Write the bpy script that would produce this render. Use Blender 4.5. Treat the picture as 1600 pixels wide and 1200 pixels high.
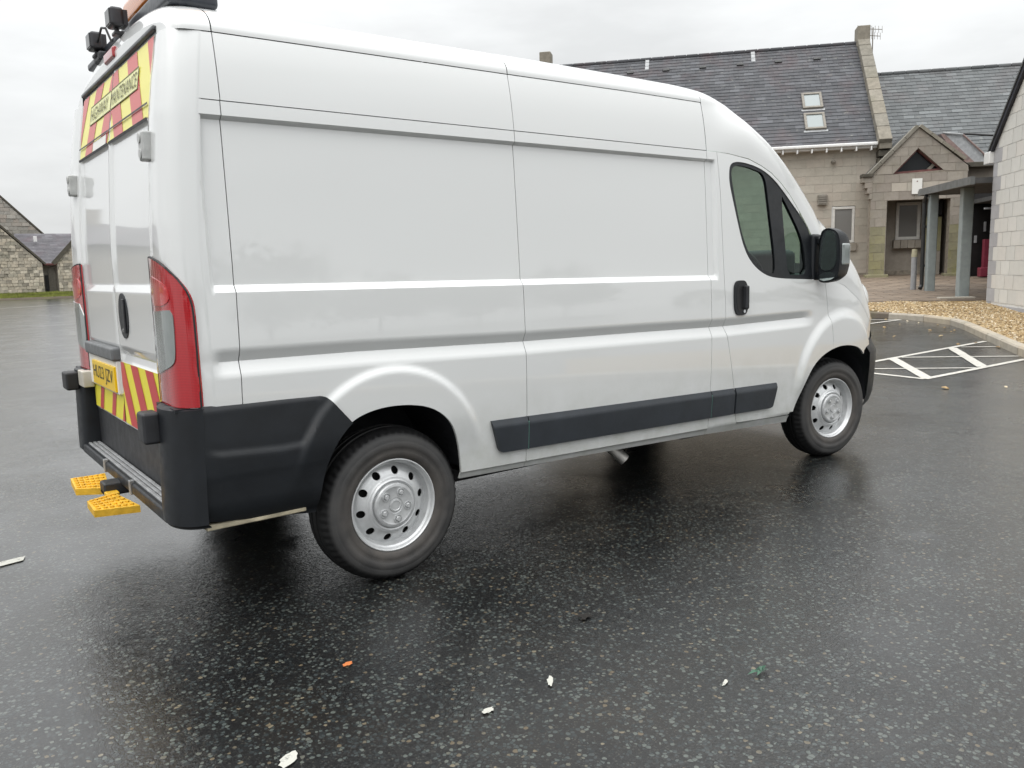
import bpy, bmesh, math, random
import numpy as np
from mathutils import Matrix, Vector

for o in list(bpy.data.objects):
    bpy.data.objects.remove(o)
scene = bpy.context.scene
COL = scene.collection
random.seed(7)
RNG = np.random.default_rng(11)

# ------------------------------------------------------------------ camera
CAM = np.array([-0.6511, -4.06178, 1.36788])
YAW, PITCH, ROLL, FPX = 0.92477862, -0.14281645, -0.02630305, 1267.565
fw = np.array([math.cos(PITCH) * math.cos(YAW), math.cos(PITCH) * math.sin(YAW), math.sin(PITCH)])
rt = np.array([math.sin(YAW), -math.cos(YAW), 0.0])
up = np.cross(rt, fw)
rt, up = rt * math.cos(ROLL) + up * math.sin(ROLL), -rt * math.sin(ROLL) + up * math.cos(ROLL)
cd = bpy.data.cameras.new('camera')
cam = bpy.data.objects.new('camera', cd)
COL.objects.link(cam)
m = Matrix.Identity(4)
for i in range(3):
    m[i][0], m[i][1], m[i][2], m[i][3] = rt[i], up[i], -fw[i], CAM[i]
cam.matrix_world = m
cd.sensor_width = 36.0
cd.lens = 36.0 * FPX / 1600.0
cd.clip_start, cd.clip_end = 0.05, 2000.0
scene.camera = cam

# ------------------------------------------------------------------ sky, sun, exposure
SUN_EL, SUN_AZ = math.radians(58), math.radians(250)
w = bpy.data.worlds.new('World')
scene.world = w
w.use_nodes = True
nt = w.node_tree
nt.nodes.clear()
wn = lambda t: nt.nodes.new(t)
wl = nt.links.new
out = wn('ShaderNodeOutputWorld')
bg = wn('ShaderNodeBackground')
sky = wn('ShaderNodeTexSky')
sky.sky_type = 'NISHITA'
sky.sun_disc = False
sky.sun_elevation = SUN_EL
sky.sun_rotation = SUN_AZ
sky.air_density, sky.dust_density = 1.0, 4.0
tc = wn('ShaderNodeTexCoord')
sep = wn('ShaderNodeSeparateXYZ')
wl(tc.outputs['Generated'], sep.inputs[0])
# overcast cloud deck, brightening smoothly from the horizon to the zenith
mx = wn('ShaderNodeMath'); mx.operation = 'MAXIMUM'; mx.inputs[1].default_value = 0.0
wl(sep.outputs['Z'], mx.inputs[0])
ma = wn('ShaderNodeMath'); ma.operation = 'MULTIPLY_ADD'
ma.inputs[1].default_value = 24.0; ma.inputs[2].default_value = 8.1
sq = wn('ShaderNodeMath'); sq.operation = 'MULTIPLY'
wl(mx.outputs[0], sq.inputs[0]); wl(mx.outputs[0], sq.inputs[1])
wl(sq.outputs[0], ma.inputs[0])
mp = wn('ShaderNodeMapping')
mp.inputs['Scale'].default_value = (1.0, 1.0, 3.4)
wl(tc.outputs['Generated'], mp.inputs[0])
ns = wn('ShaderNodeTexNoise')
ns.inputs['Scale'].default_value = 2.1
ns.inputs['Detail'].default_value = 6.0
ns.inputs['Roughness'].default_value = 0.55
wl(mp.outputs[0], ns.inputs['Vector'])
mr = wn('ShaderNodeMapRange')
mr.inputs['From Min'].default_value, mr.inputs['From Max'].default_value = 0.3, 0.7
mr.inputs['To Min'].default_value, mr.inputs['To Max'].default_value = 0.76, 1.08
wl(ns.outputs['Fac'], mr.inputs['Value'])
mu = wn('ShaderNodeMath'); mu.operation = 'MULTIPLY'
wl(ma.outputs[0], mu.inputs[0]); wl(mr.outputs[0], mu.inputs[1])
cc = wn('ShaderNodeCombineColor')
for i, k in enumerate((0.985, 1.0, 1.0)):
    mk = wn('ShaderNodeMath'); mk.operation = 'MULTIPLY'; mk.inputs[1].default_value = k
    wl(mu.outputs[0], mk.inputs[0]); wl(mk.outputs[0], cc.inputs[i])
mixw = wn('ShaderNodeMix'); mixw.data_type = 'RGBA'
mixw.inputs['Factor'].default_value = 0.94
wl(sky.outputs[0], mixw.inputs[6]); wl(cc.outputs[0], mixw.inputs[7])
wl(mixw.outputs[2], bg.inputs['Color'])
bg.inputs['Strength'].default_value = 0.085
wl(bg.outputs[0], out.inputs[0])

sd = bpy.data.lights.new('sun', 'SUN')
sd.energy = 0.6
sd.angle = math.radians(40)
sd.color = (1.0, 0.97, 0.93)
sun = bpy.data.objects.new('sun', sd)
COL.objects.link(sun)
sdir = Vector((math.sin(SUN_AZ) * math.cos(SUN_EL), math.cos(SUN_AZ) * math.cos(SUN_EL), math.sin(SUN_EL)))
sun.rotation_euler = sdir.to_track_quat('Z', 'Y').to_euler()

vs = scene.view_settings
vs.view_transform = 'Standard'
vs.look = 'None'
vs.exposure = 0.47
vs.gamma = 1.0
vs.use_curve_mapping = False
scene.cycles.max_bounces = 6
scene.cycles.transparent_max_bounces = 12
scene.cycles.caustics_reflective = False
scene.cycles.caustics_refractive = False

# ------------------------------------------------------------------ materials
MATS = {}


def nmat(name, base=(0.5, 0.5, 0.5), rough=0.5, metal=0.0, spec=0.5, coat=0.0, coat_rough=0.03):
    mt = bpy.data.materials.new(name)
    mt.use_nodes = True
    b = mt.node_tree.nodes['Principled BSDF']
    b.inputs['Base Color'].default_value = (*base, 1)
    b.inputs['Roughness'].default_value = rough
    b.inputs['Metallic'].default_value = metal
    b.inputs['Specular IOR Level'].default_value = spec
    b.inputs['Coat Weight'].default_value = coat
    b.inputs['Coat Roughness'].default_value = coat_rough
    MATS[name] = mt
    return mt


class NT:
    """small helper round a material's node tree"""
    def __init__(s, mt):
        s.t = mt.node_tree
        s.b = s.t.nodes['Principled BSDF']

    def n(s, t, **kw):
        x = s.t.nodes.new(t)
        for k, v in kw.items():
            if k in x.inputs.keys():
                x.inputs[k].default_value = v
            else:
                setattr(x, k, v)
        return x

    def l(s, a, b):
        s.t.links.new(a, b)

    def coord(s, which='Object'):
        return s.n('ShaderNodeTexCoord').outputs[which]

    def noise(s, scale, detail=4, rough=0.55, vec=None, dist=0.0):
        x = s.n('ShaderNodeTexNoise', Scale=scale, Detail=detail, Roughness=rough, Distortion=dist)
        s.l(vec if vec is not None else s.coord(), x.inputs['Vector'])
        return x.outputs['Fac']

    def ramp(s, fac, stops):
        r = s.n('ShaderNodeValToRGB')
        e = r.color_ramp.elements
        while len(e) < len(stops):
            e.new(0.5)
        for q, (p, c) in zip(e, stops):
            q.position = p
            q.color = (*c, 1) if len(c) == 3 else c
        s.l(fac, r.inputs[0])
        return r.outputs[0]

    def mr(s, fac, a, b, c, d):
        r = s.n('ShaderNodeMapRange')
        for i, v in enumerate((a, b, c, d)):
            r.inputs[i + 1].default_value = v
        s.l(fac, r.inputs[0])
        return r.outputs[0]

    def mix(s, fac, a, b, mode='MIX'):
        x = s.n('ShaderNodeMix', data_type='RGBA', blend_type=mode)
        for sock, v in ((x.inputs[0], fac), (x.inputs[6], a), (x.inputs[7], b)):
            if isinstance(v, (int, float)):
                sock.default_value = v
            elif isinstance(v, tuple):
                sock.default_value = (*v, 1)
            else:
                s.l(v, sock)
        return x.outputs[2]

    def math(s, op, a, b=0.0):
        x = s.n('ShaderNodeMath', operation=op)
        for sock, v in ((x.inputs[0], a), (x.inputs[1], b)):
            if isinstance(v, (int, float)):
                sock.default_value = v
            else:
                s.l(v, sock)
        return x.outputs[0]

    def bump(s, h, strength=0.3, dist=0.01, prev=None):
        x = s.n('ShaderNodeBump', Strength=strength, Distance=dist)
        s.l(h, x.inputs['Height'])
        if prev is not None:
            s.l(prev, x.inputs['Normal'])
        return x.outputs[0]

    def set(s, inp, v):
        s.l(v, s.b.inputs[inp])


def varied(name, base, rough=0.5, amt=0.25, scale=6.0, bump=0.0, bscale=60, metal=0.0, spec=0.5, coat=0.0, island=0.0, obj=0.0):
    mt = nmat(name, base, rough, metal, spec, coat)
    t = NT(mt)
    f = t.noise(scale, 5)
    lo = tuple(c * (1 - amt) for c in base)
    hi = tuple(min(1, c * (1 + amt)) for c in base)
    col = t.ramp(f, [(0.3, lo), (0.7, hi)])
    if island:
        g = t.n('ShaderNodeNewGeometry').outputs['Random Per Island']
        col = t.mix(1.0, col, t.ramp(g, [(0.0, (1 - island,) * 3), (1.0, (1 + island,) * 3)]), 'MULTIPLY')
    if obj:
        g = t.n('ShaderNodeObjectInfo').outputs['Random']
        col = t.mix(1.0, col, t.ramp(g, [(0.0, (1 - obj, 1 - obj, 1 - obj * 0.9)), (0.5, (1.0, 0.98, 0.96)), (1.0, (1 + obj,) * 3)]), 'MULTIPLY')
    t.set('Base Color', col)
    t.set('Roughness', t.mr(t.noise(scale * 2.3, 4), 0.3, 0.7, max(0.02, rough * 0.82), min(1, rough * 1.15)))
    if bump:
        t.set('Normal', t.bump(t.noise(bscale, 5), bump, 0.01))
    return mt


# van paint: clear-coated white with faint road film near the sills
mt = nmat('van_white', (0.72, 0.73, 0.725), 0.35, 0, 0.5, 1.0, 0.02)
mt.node_tree.nodes['Principled BSDF'].inputs['Coat IOR'].default_value = 1.75
t = NT(mt)
pz = t.n('ShaderNodeSeparateXYZ'); t.l(t.coord(), pz.inputs[0])
low = t.mr(pz.outputs['Z'], 0.85, 0.35, 0.0, 1.0)
film = t.math('MULTIPLY', t.mr(t.noise(7, 6, 0.65), 0.35, 0.72, 0.0, 0.8), low)
t.set('Base Color', t.mix(film, (0.72, 0.73, 0.725), (0.46, 0.475, 0.42)))
t.set('Normal', t.bump(t.noise(1.3, 2, 0.4), 0.02, 0.05))
t.set('Coat Roughness', t.mr(t.noise(3, 4), 0.3, 0.7, 0.015, 0.06))
MATS['van_white'] = mt
varied('black_plastic', (0.0085, 0.0105, 0.0135), 0.46, 0.25, 9, 0.12, 900, spec=0.45)  # bluish base: the sky's reflection is put into the colour
varied('strip_plastic', (0.024, 0.029, 0.036), 0.45, 0.2, 9, 0.12, 900)  # lighter and bluer, with sky reflection painted into the base
varied('dark_plastic', (0.022, 0.023, 0.026), 0.5, 0.3, 9, 0.12, 500)
varied('rubber', (0.016, 0.016, 0.017), 0.55, 0.2, 9)
varied('grey_plastic', (0.13, 0.135, 0.14), 0.5, 0.2, 10, 0.1, 500)
varied('underbody', (0.014, 0.014, 0.015), 0.8, 0.4, 5)
varied('liner', (0.011, 0.012, 0.015), 0.75, 0.3, 5)
varied('cream_metal', (0.55, 0.52, 0.45), 0.4, 0.15, 9)
varied('steel_exhaust', (0.55, 0.53, 0.50), 0.45, 0.3, 14, metal=0.6)
varied('rust_white', (0.52, 0.46, 0.33), 0.6, 0.4, 14, 0.2, 80)
varied('step_tread', (0.27, 0.275, 0.28), 0.55, 0.25, 15, 0.1, 200)
varied('tow_yellow', (0.72, 0.42, 0.03), 0.5, 0.22, 26, 0.25, 90)
varied('seat_fabric', (0.035, 0.037, 0.04), 0.9, 0.3, 20)
varied('hinge_grey', (0.46, 0.465, 0.455), 0.45, 0.2, 20)
nmat('dark_hole', (0.005, 0.005, 0.005), 0.9)
nmat('sealant_green', (0.10, 0.22, 0.18), 0.6)
nmat('sticker_yellow', (0.80, 0.72, 0.035), 0.35, spec=0.5)
nmat('sticker_red', (0.52, 0.035, 0.035), 0.35, spec=0.5)
nmat('upper_yellow', (0.85, 0.78, 0.16), 0.3)
nmat('upper_red', (0.60, 0.085, 0.075), 0.3)
nmat('panel_yellow', (0.80, 0.80, 0.38), 0.35)
nmat('letter_black', (0.03, 0.03, 0.025), 0.5)
nmat('letter_olive', (0.13, 0.12, 0.03), 0.5)
nmat('plate_yellow', (0.85, 0.56, 0.01), 0.3)
nmat('plate_white', (0.80, 0.78, 0.74), 0.35)
nmat('chrome', (0.75, 0.76, 0.78), 0.12, 1.0)
nmat('mirror_glass', (0.55, 0.62, 0.61), 0.03, 1.0)
varied('work_lamp', (0.03, 0.03, 0.034), 0.45, 0.2, 20)
varied('beacon_base', (0.030, 0.034, 0.042), 0.35, 0.2, 20)
mt = nmat('amber_lens', (0.80, 0.24, 0.03), 0.12, coat=0.6)
mt.node_tree.nodes['Principled BSDF'].inputs['Transmission Weight'].default_value = 0.25
mt = nmat('lamp_red', (0.42, 0.008, 0.014), 0.14, 0, 0.5, 1.0)
t = NT(mt)
wv = t.n('ShaderNodeTexWave', Scale=55.0, Distortion=0.0, bands_direction='Z'); t.l(t.coord(), wv.inputs['Vector'])
t.set('Base Color', t.ramp(wv.outputs['Fac'], [(0.0, (0.33, 0.006, 0.012)), (1.0, (0.47, 0.010, 0.016))]))
mt = nmat('lamp_bright_red', (0.50, 0.012, 0.016), 0.12, 0, 0.5, 1.0)
mt = nmat('lamp_clear', (0.60, 0.63, 0.61), 0.10, 0.25, 0.6, 1.0)
t = NT(mt)
t.set('Base Color', t.ramp(t.noise(14, 3), [(0.0, (0.20, 0.225, 0.22)), (1.0, (0.30, 0.33, 0.32))]))
mt = nmat('headlamp', (0.72, 0.74, 0.74), 0.08, 0.1, 0.6, 1.0)
# silver steel rim
mt = varied('rim_silver', (0.66, 0.67, 0.675), 0.34, 0.07, 30, metal=0.35)
varied('hub_silver', (0.56, 0.57, 0.575), 0.38, 0.1, 40, metal=0.35)
# tyre: dusty sidewall; near-black tread colour holds the shade under the bumper
mt = nmat('tyre_rubber', (0.02, 0.02, 0.02), 0.62)
t = NT(mt)
d = t.noise(9, 6, 0.6)
px_ = t.n('ShaderNodeSeparateXYZ'); t.l(t.coord(), px_.inputs[0])
rad = t.math('SQRT', t.math('ADD', t.math('MULTIPLY', px_.outputs['X'], px_.outputs['X']), t.math('MULTIPLY', px_.outputs['Z'], px_.outputs['Z'])))
side = t.mr(rad, 0.322, 0.305, 0.0, 1.0)
inner = t.mr(rad, 0.29, 0.22, 0.0, 1.0)
dust = t.mix(inner, t.ramp(d, [(0.3, (0.036, 0.036, 0.037)), (0.75, (0.072, 0.070, 0.068))]), t.ramp(d, [(0.3, (0.045, 0.042, 0.040)), (0.75, (0.100, 0.088, 0.078))]))
t.set('Base Color', t.mix(side, (0.0045, 0.0045, 0.005), dust))
t.set('Roughness', t.mr(d, 0.3, 0.7, 0.5, 0.75))
t.set('Normal', t.bump(t.noise(160, 3), 0.15, 0.004))


def glass_mat(name, tint, rough=0.015, ior=1.5):
    mt = bpy.data.materials.new(name)
    mt.use_nodes = True
    tr = mt.node_tree
    tr.nodes.clear()
    o = tr.nodes.new('ShaderNodeOutputMaterial')
    tp = tr.nodes.new('ShaderNodeBsdfTransparent'); tp.inputs[0].default_value = (*tint, 1)
    gl = tr.nodes.new('ShaderNodeBsdfGlossy'); gl.inputs['Roughness'].default_value = rough
    fr = tr.nodes.new('ShaderNodeFresnel'); fr.inputs[0].default_value = ior
    mxs = tr.nodes.new('ShaderNodeMixShader')
    tr.links.new(fr.outputs[0], mxs.inputs[0])
    tr.links.new(tp.outputs[0], mxs.inputs[1]); tr.links.new(gl.outputs[0], mxs.inputs[2])
    tr.links.new(mxs.outputs[0], o.inputs[0])
    MATS[name] = mt
    return mt


glass_mat('van_glass', (0.55, 0.68, 0.62))
glass_mat('window_glass', (0.55, 0.57, 0.56))
nmat('blind_grey', (0.21, 0.205, 0.195), 0.25, coat=0.7)
nmat('dark_glass', (0.022, 0.024, 0.026), 0.08, spec=0.6)
nmat('skylight_glass', (0.22, 0.25, 0.25), 0.12, coat=0.6)


# asphalt: wet, worn, stone chips standing out of the binder
mt = nmat('asphalt', (0.05, 0.05, 0.05), 0.4)
t = NT(mt)
co0 = t.coord('Object')
wob = t.n('ShaderNodeTexNoise', Scale=30.0, Detail=3); t.l(co0, wob.inputs['Vector'])
vm = t.n('ShaderNodeVectorMath', operation='MULTIPLY_ADD'); vm.inputs[1].default_value = (0.006, 0.006, 0.0)
t.l(wob.outputs['Color'], vm.inputs[0]); t.l(co0, vm.inputs[2])
co = vm.outputs[0]
def vor(scale, feat='F1', rnd=1.0):
    x = t.n('ShaderNodeTexVoronoi', Scale=scale, Randomness=rnd, feature=feat)
    t.l(co, x.inputs['Vector'])
    return x
v1, e1 = vor(66.0), vor(66.0, 'DISTANCE_TO_EDGE')
v2, e2 = vor(150.0), vor(150.0, 'DISTANCE_TO_EDGE')
cs = t.n('ShaderNodeSeparateColor'); t.l(v1.outputs['Color'], cs.inputs[0])
cs2 = t.n('ShaderNodeSeparateColor'); t.l(v2.outputs['Color'], cs2.inputs[0])
big = t.noise(0.42, 5, 0.6, co0)
mid = t.noise(2.3, 5, 0.6, co0)
mid2 = t.noise(6.5, 4, 0.6, co0)
fine = t.noise(420.0, 3, 0.7, co0)
patchy = t.mr(t.math('ADD', mid, t.math('MULTIPLY', mid2, 0.5)), 0.5, 1.0, -0.34, 0.30)
chipsel = t.math('GREATER_THAN', t.math('ADD', cs.outputs[0], patchy), 0.26)
inside = t.math('MULTIPLY', t.math('GREATER_THAN', e1.outputs['Distance'], 0.05), t.math('LESS_THAN', v1.outputs['Distance'], t.mr(cs.outputs[1], 0, 1, 0.30, 0.62)))
chip = t.math('MULTIPLY', chipsel, inside)
small = t.math('MULTIPLY', t.math('GREATER_THAN', cs2.outputs[0], 0.42), t.math('GREATER_THAN', e2.outputs['Distance'], 0.12))
chipcol = t.ramp(cs.outputs[2], [(0.0, (0.011, 0.013, 0.014)), (0.25, (0.037, 0.044, 0.044)), (0.50, (0.022, 0.025, 0.028)), (0.75, (0.056, 0.067, 0.064)), (0.93, (0.088, 0.098, 0.088)), (0.985, (0.10, 0.078, 0.05)), (1.0, (0.16, 0.14, 0.10))])
binder = t.ramp(mid, [(0.3, (0.0075, 0.0078, 0.0085)), (0.7, (0.0135, 0.013, 0.0128))])
brown = t.mr(t.noise(1.1, 4, 0.6, co0), 0.5, 0.72, 0.0, 0.6)
binder = t.mix(brown, binder, (0.020, 0.0155, 0.0115))
col = t.mix(t.math('MULTIPLY', small, 0.7), binder, t.ramp(cs2.outputs[2], [(0.0, (0.013, 0.014, 0.014)), (0.7, (0.028, 0.031, 0.030)), (1.0, (0.058, 0.055, 0.046))]))
col = t.mix(chip, col, chipcol)
t.set('Base Color', col)
rough = t.mr(t.noise(0.9, 4, 0.6, co0), 0.35, 0.65, 0.24, 0.40)
t.set('Roughness', rough)
t.b.inputs['Specular IOR Level'].default_value = 0.15
plate = t.math('MINIMUM', t.math('MULTIPLY', e1.outputs['Distance'], 4.5), 1.0)
h1 = t.math('MULTIPLY', t.math('MULTIPLY', plate, chipsel), t.mr(cs.outputs[1], 0, 1, 0.55, 1.0))
def facet(v, k):
    d_ = t.n('ShaderNodeVectorMath', operation='SUBTRACT'); t.l(co, d_.inputs[0]); t.l(v.outputs['Position'], d_.inputs[1])
    c_ = t.n('ShaderNodeVectorMath', operation='SUBTRACT'); t.l(v.outputs['Color'], c_.inputs[0]); c_.inputs[1].default_value = (0.5, 0.5, 0.5)
    p_ = t.n('ShaderNodeVectorMath', operation='DOT_PRODUCT'); t.l(d_.outputs[0], p_.inputs[0]); t.l(c_.outputs[0], p_.inputs[1])
    return t.math('MULTIPLY', p_.outputs['Value'], k)
tilt = t.math('ADD', facet(v1, 95.0), facet(v2, 75.0))
h2 = t.math('MULTIPLY', t.math('MINIMUM', t.math('MULTIPLY', e2.outputs['Distance'], 4.0), 1.0), t.mr(cs2.outputs[1], 0, 1, 0.1, 0.55))
hh = t.math('ADD', t.math('ADD', t.math('ADD', h1, tilt), h2), t.math('MULTIPLY', fine, 0.30))
pud = t.mr(t.noise(1.7, 3, 0.5, co0), 0.66, 0.76, 1.0, 0.25)
bp_ = t.n('ShaderNodeBump', Distance=0.0055)
t.l(t.math('MULTIPLY', pud, t.mr(t.noise(0.8, 4, 0.6, co0), 0.35, 0.65, 0.07, 0.21)), bp_.inputs['Strength'])
t.l(hh, bp_.inputs['Height'])
t.set('Normal', bp_.outputs[0])
t.set('Coat Normal', bp_.outputs[0])
t.b.inputs['Coat Weight'].default_value = 1.0
t.b.inputs['Coat Roughness'].default_value = 0.17
t.b.inputs['Coat IOR'].default_value = 1.42

# stone, slate, etc.
def stone(name, base, warm, amt=0.22, rough=0.9, obj=0.16, lichen=0.0, green=(0.20, 0.20, 0.07)):
    mt = nmat(name, base, rough, spec=0.25)
    t = NT(mt)
    co = t.coord('Object')
    g = t.n('ShaderNodeObjectInfo').outputs['Random']
    gi = t.n('ShaderNodeNewGeometry').outputs['Random Per Island']
    r = t.math('FRACT', t.math('ADD', g, gi))
    c0 = t.ramp(r, [(0.0, tuple(c * (1 - obj) for c in base)), (0.4, base), (0.7, warm), (1.0, tuple(c * (1 + obj) for c in base))])
    f = t.noise(5, 6, 0.65, co)
    c1 = t.mix(1.0, c0, t.ramp(f, [(0.25, (1 - amt,) * 3), (0.75, (1 + amt,) * 3)]), 'MULTIPLY')
    if lichen:
        geo = t.n('ShaderNodeNewGeometry').outputs['Position']
        l = t.mr(t.noise(0.9, 5, 0.7, geo), 0.5, 0.7, 0.0, lichen)
        c1 = t.mix(l, c1, green)
    t.set('Base Color', c1)
    t.set('Normal', t.bump(t.noise(38, 6, 0.65, co), 0.35, 0.012))
    return mt


stone('sandstone', (0.455, 0.42, 0.36), (0.46, 0.41, 0.35), 0.10, obj=0.07, lichen=0.22, green=(0.30, 0.265, 0.22))
stone('porch_stone', (0.315, 0.285, 0.245), (0.295, 0.26, 0.225), 0.16, obj=0.12, lichen=0.35, green=(0.19, 0.165, 0.10))
stone('mossy_stone', (0.265, 0.248, 0.165), (0.28, 0.26, 0.15), 0.22, obj=0.12, lichen=0.6, green=(0.24, 0.235, 0.07))
stone('pale_block', (0.64, 0.63, 0.595), (0.64, 0.615, 0.575), 0.06, obj=0.06)
stone('quoin_grey', (0.40, 0.395, 0.405), (0.38, 0.38, 0.395), 0.10, obj=0.08)
stone('coping_stone', (0.235, 0.218, 0.185), (0.245, 0.22, 0.18), 0.30, obj=0.14, lichen=0.5, green=(0.175, 0.165, 0.12))
stone('dark_stone', (0.085, 0.078, 0.065), (0.10, 0.09, 0.07), 0.3)
stone('rubble', (0.44, 0.40, 0.33), (0.50, 0.44, 0.35), 0.3, obj=0.40, lichen=0.5, green=(0.20, 0.21, 0.15))
stone('high_gable_stone', (0.38, 0.36, 0.32), (0.40, 0.35, 0.30), 0.2, obj=0.2)
stone('kerb_concrete', (0.40, 0.36, 0.30), (0.42, 0.36, 0.28), 0.2, obj=0.12, lichen=0.25)
stone('kerb_dark', (0.175, 0.145, 0.115), (0.185, 0.15, 0.11), 0.2, obj=0.1, lichen=0.3)
varied('mortar', (0.46, 0.425, 0.37), 0.95, 0.12, 12)
varied('mortar_light', (0.70, 0.69, 0.66), 0.95, 0.1, 12)
varied('mortar_dark', (0.27, 0.235, 0.19), 0.95, 0.3, 9)


def slate_mat(name, base, stain, amount):
    mt = nmat(name, base, 0.62, spec=0.28)
    t = NT(mt)
    gi = t.n('ShaderNodeNewGeometry')
    r = gi.outputs['Random Per Island']
    c = t.ramp(r, [(0.0, tuple(k * 0.82 for k in base)), (0.5, base), (0.8, tuple(k * 1.1 for k in base)), (0.93, tuple(k * 1.28 for k in base)), (1.0, tuple(k * 1.5 for k in base))])
    pos = gi.outputs['Position']
    mpn = t.n('ShaderNodeMapping'); mpn.inputs['Scale'].default_value = (1.0, 1.0, 0.28)
    t.l(pos, mpn.inputs[0])
    st = t.mr(t.noise(0.9, 5, 0.65, mpn.outputs[0]), 0.5, 0.70, 0.0, amount)
    c = t.mix(st, c, stain)
    li = t.mr(t.noise(5.5, 5, 0.7, pos), 0.60, 0.74, 0.0, 0.55)
    c = t.mix(li, c, (0.29, 0.285, 0.25))
    t.set('Base Color', c)
    t.set('Roughness', t.mr(t.noise(2, 3, 0.5, pos), 0.3, 0.7, 0.5, 0.72))


slate_mat('slate_dark', (0.072, 0.074, 0.081), (0.088, 0.066, 0.070), 0.8)
slate_mat('slate_grey', (0.115, 0.122, 0.125), (0.125, 0.105, 0.105), 0.4)
slate_mat('slate_far', (0.105, 0.100, 0.110), (0.105, 0.075, 0.085), 0.6)
varied('lead', (0.34, 0.35, 0.36), 0.45, 0.2, 9, obj=0.05)
varied('lead_pink', (0.235, 0.165, 0.15), 0.5, 0.25, 9)
varied('white_upvc', (0.78, 0.775, 0.76), 0.35, 0.05, 9, coat=0.3)
varied('window_frame', (0.66, 0.645, 0.61), 0.4, 0.08, 9)
varied('black_verge', (0.016, 0.017, 0.026), 0.4, 0.3, 9)
varied('canopy_grey', (0.135, 0.140, 0.140), 0.5, 0.2, 4)
varied('canopy_soffit', (0.06, 0.06, 0.06), 0.7, 0.2, 4)
varied('post_grey', (0.285, 0.320, 0.318), 0.5, 0.12, 5)
varied('bollard_grey', (0.30, 0.305, 0.315), 0.6, 0.12, 6)
varied('bollard_cream', (0.42, 0.39, 0.27), 0.6, 0.15, 6)
varied('pipe_black', (0.018, 0.018, 0.018), 0.4, 0.3, 9)
varied('red_timber', (0.15, 0.055, 0.05), 0.6, 0.25, 9)
varied('pink_panel', (0.22, 0.03, 0.055), 0.5, 0.15, 5)  # base darkened to carry the shade of the passage
varied('door_dark', (0.008, 0.007, 0.007), 0.5, 0.3, 5)  # near-black, with the lobby's shade put into the colour
varied('vent_grey', (0.225, 0.205, 0.175), 0.7, 0.15, 9)
nmat('sign_white', (0.80, 0.79, 0.75), 0.5)
varied('paver', (0.175, 0.135, 0.10), 0.75, 0.25, 3, 0.1, 60, obj=0.16)
varied('paver_base', (0.155, 0.122, 0.092), 0.8, 0.2, 3)
mt = nmat('pebble', (0.4, 0.3, 0.15), 0.65)
t = NT(mt)
gi = t.n('ShaderNodeNewGeometry').outputs['Random Per Island']
t.set('Base Color', t.ramp(gi, [(0.0, (0.20, 0.13, 0.06)), (0.3, (0.35, 0.24, 0.115)), (0.6, (0.44, 0.31, 0.155)), (0.85, (0.52, 0.40, 0.23)), (0.97, (0.68, 0.60, 0.46)), (1.0, (0.72, 0.66, 0.55))]))
varied('gravel_bed', (0.27, 0.175, 0.065), 0.9, 0.35, 25, 0.3, 60)
mt = nmat('road_paint', (0.70, 0.68, 0.63), 0.5)
t = NT(mt)
wn_ = t.mr(t.noise(24, 6, 0.8), 0.50, 0.70, 0.0, 0.8)
t.set('Base Color', t.mix(wn_, (0.56, 0.54, 0.49), (0.10, 0.095, 0.09)))
mt = nmat('faded_paint', (0.3, 0.3, 0.3), 0.5)
mt = nmat('old_paint', (0.62, 0.62, 0.57), 0.5)
t = NT(mt)
wn_ = t.mr(t.noise(45, 5, 0.7), 0.56, 0.66, 0.0, 0.9)
t.set('Base Color', t.mix(wn_, (0.48, 0.475, 0.43), (0.06, 0.06, 0.055)))
varied('grass', (0.17, 0.19, 0.035), 0.8, 0.4, 1.5, island=0.35)
varied('grass_soil', (0.13, 0.14, 0.035), 0.9, 0.3, 2)
varied('leaf_green', (0.025, 0.085, 0.05), 0.5, 0.3, 40)
varied('leaf_orange', (0.50, 0.16, 0.05), 0.5, 0.2, 40)
varied('leaf_black', (0.012, 0.010, 0.008), 0.5, 0.3, 40)
varied('house_render', (0.40, 0.37, 0.32), 0.85, 0.12, 1.5)
varied('tree_leaf', (0.050, 0.062, 0.030), 0.8, 0.3, 0.8, island=0.45)
varied('bark', (0.07, 0.055, 0.04), 0.9, 0.3, 6)


# ------------------------------------------------------------------ mesh helpers
def weighted(me, angle):
    """area weighted corner normals, split where faces meet at more than the angle"""
    ca = math.cos(math.radians(max(angle, 50)))
    nf = [np.array(p.normal) for p in me.polygons]
    ar = [p.area for p in me.polygons]
    at = {}
    for p in me.polygons:
        for v in p.vertices:
            at.setdefault(v, []).append(p.index)
    nl = []
    for p in me.polygons:
        for v in p.vertices:
            q = np.zeros(3)
            for f in at[v]:
                if nf[f] @ nf[p.index] > ca:
                    q += nf[f] * ar[f]
            L = np.linalg.norm(q)
            nl.append(tuple(q / L) if L > 1e-12 else tuple(nf[p.index]))
    me.normals_split_custom_set(nl)


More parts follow.
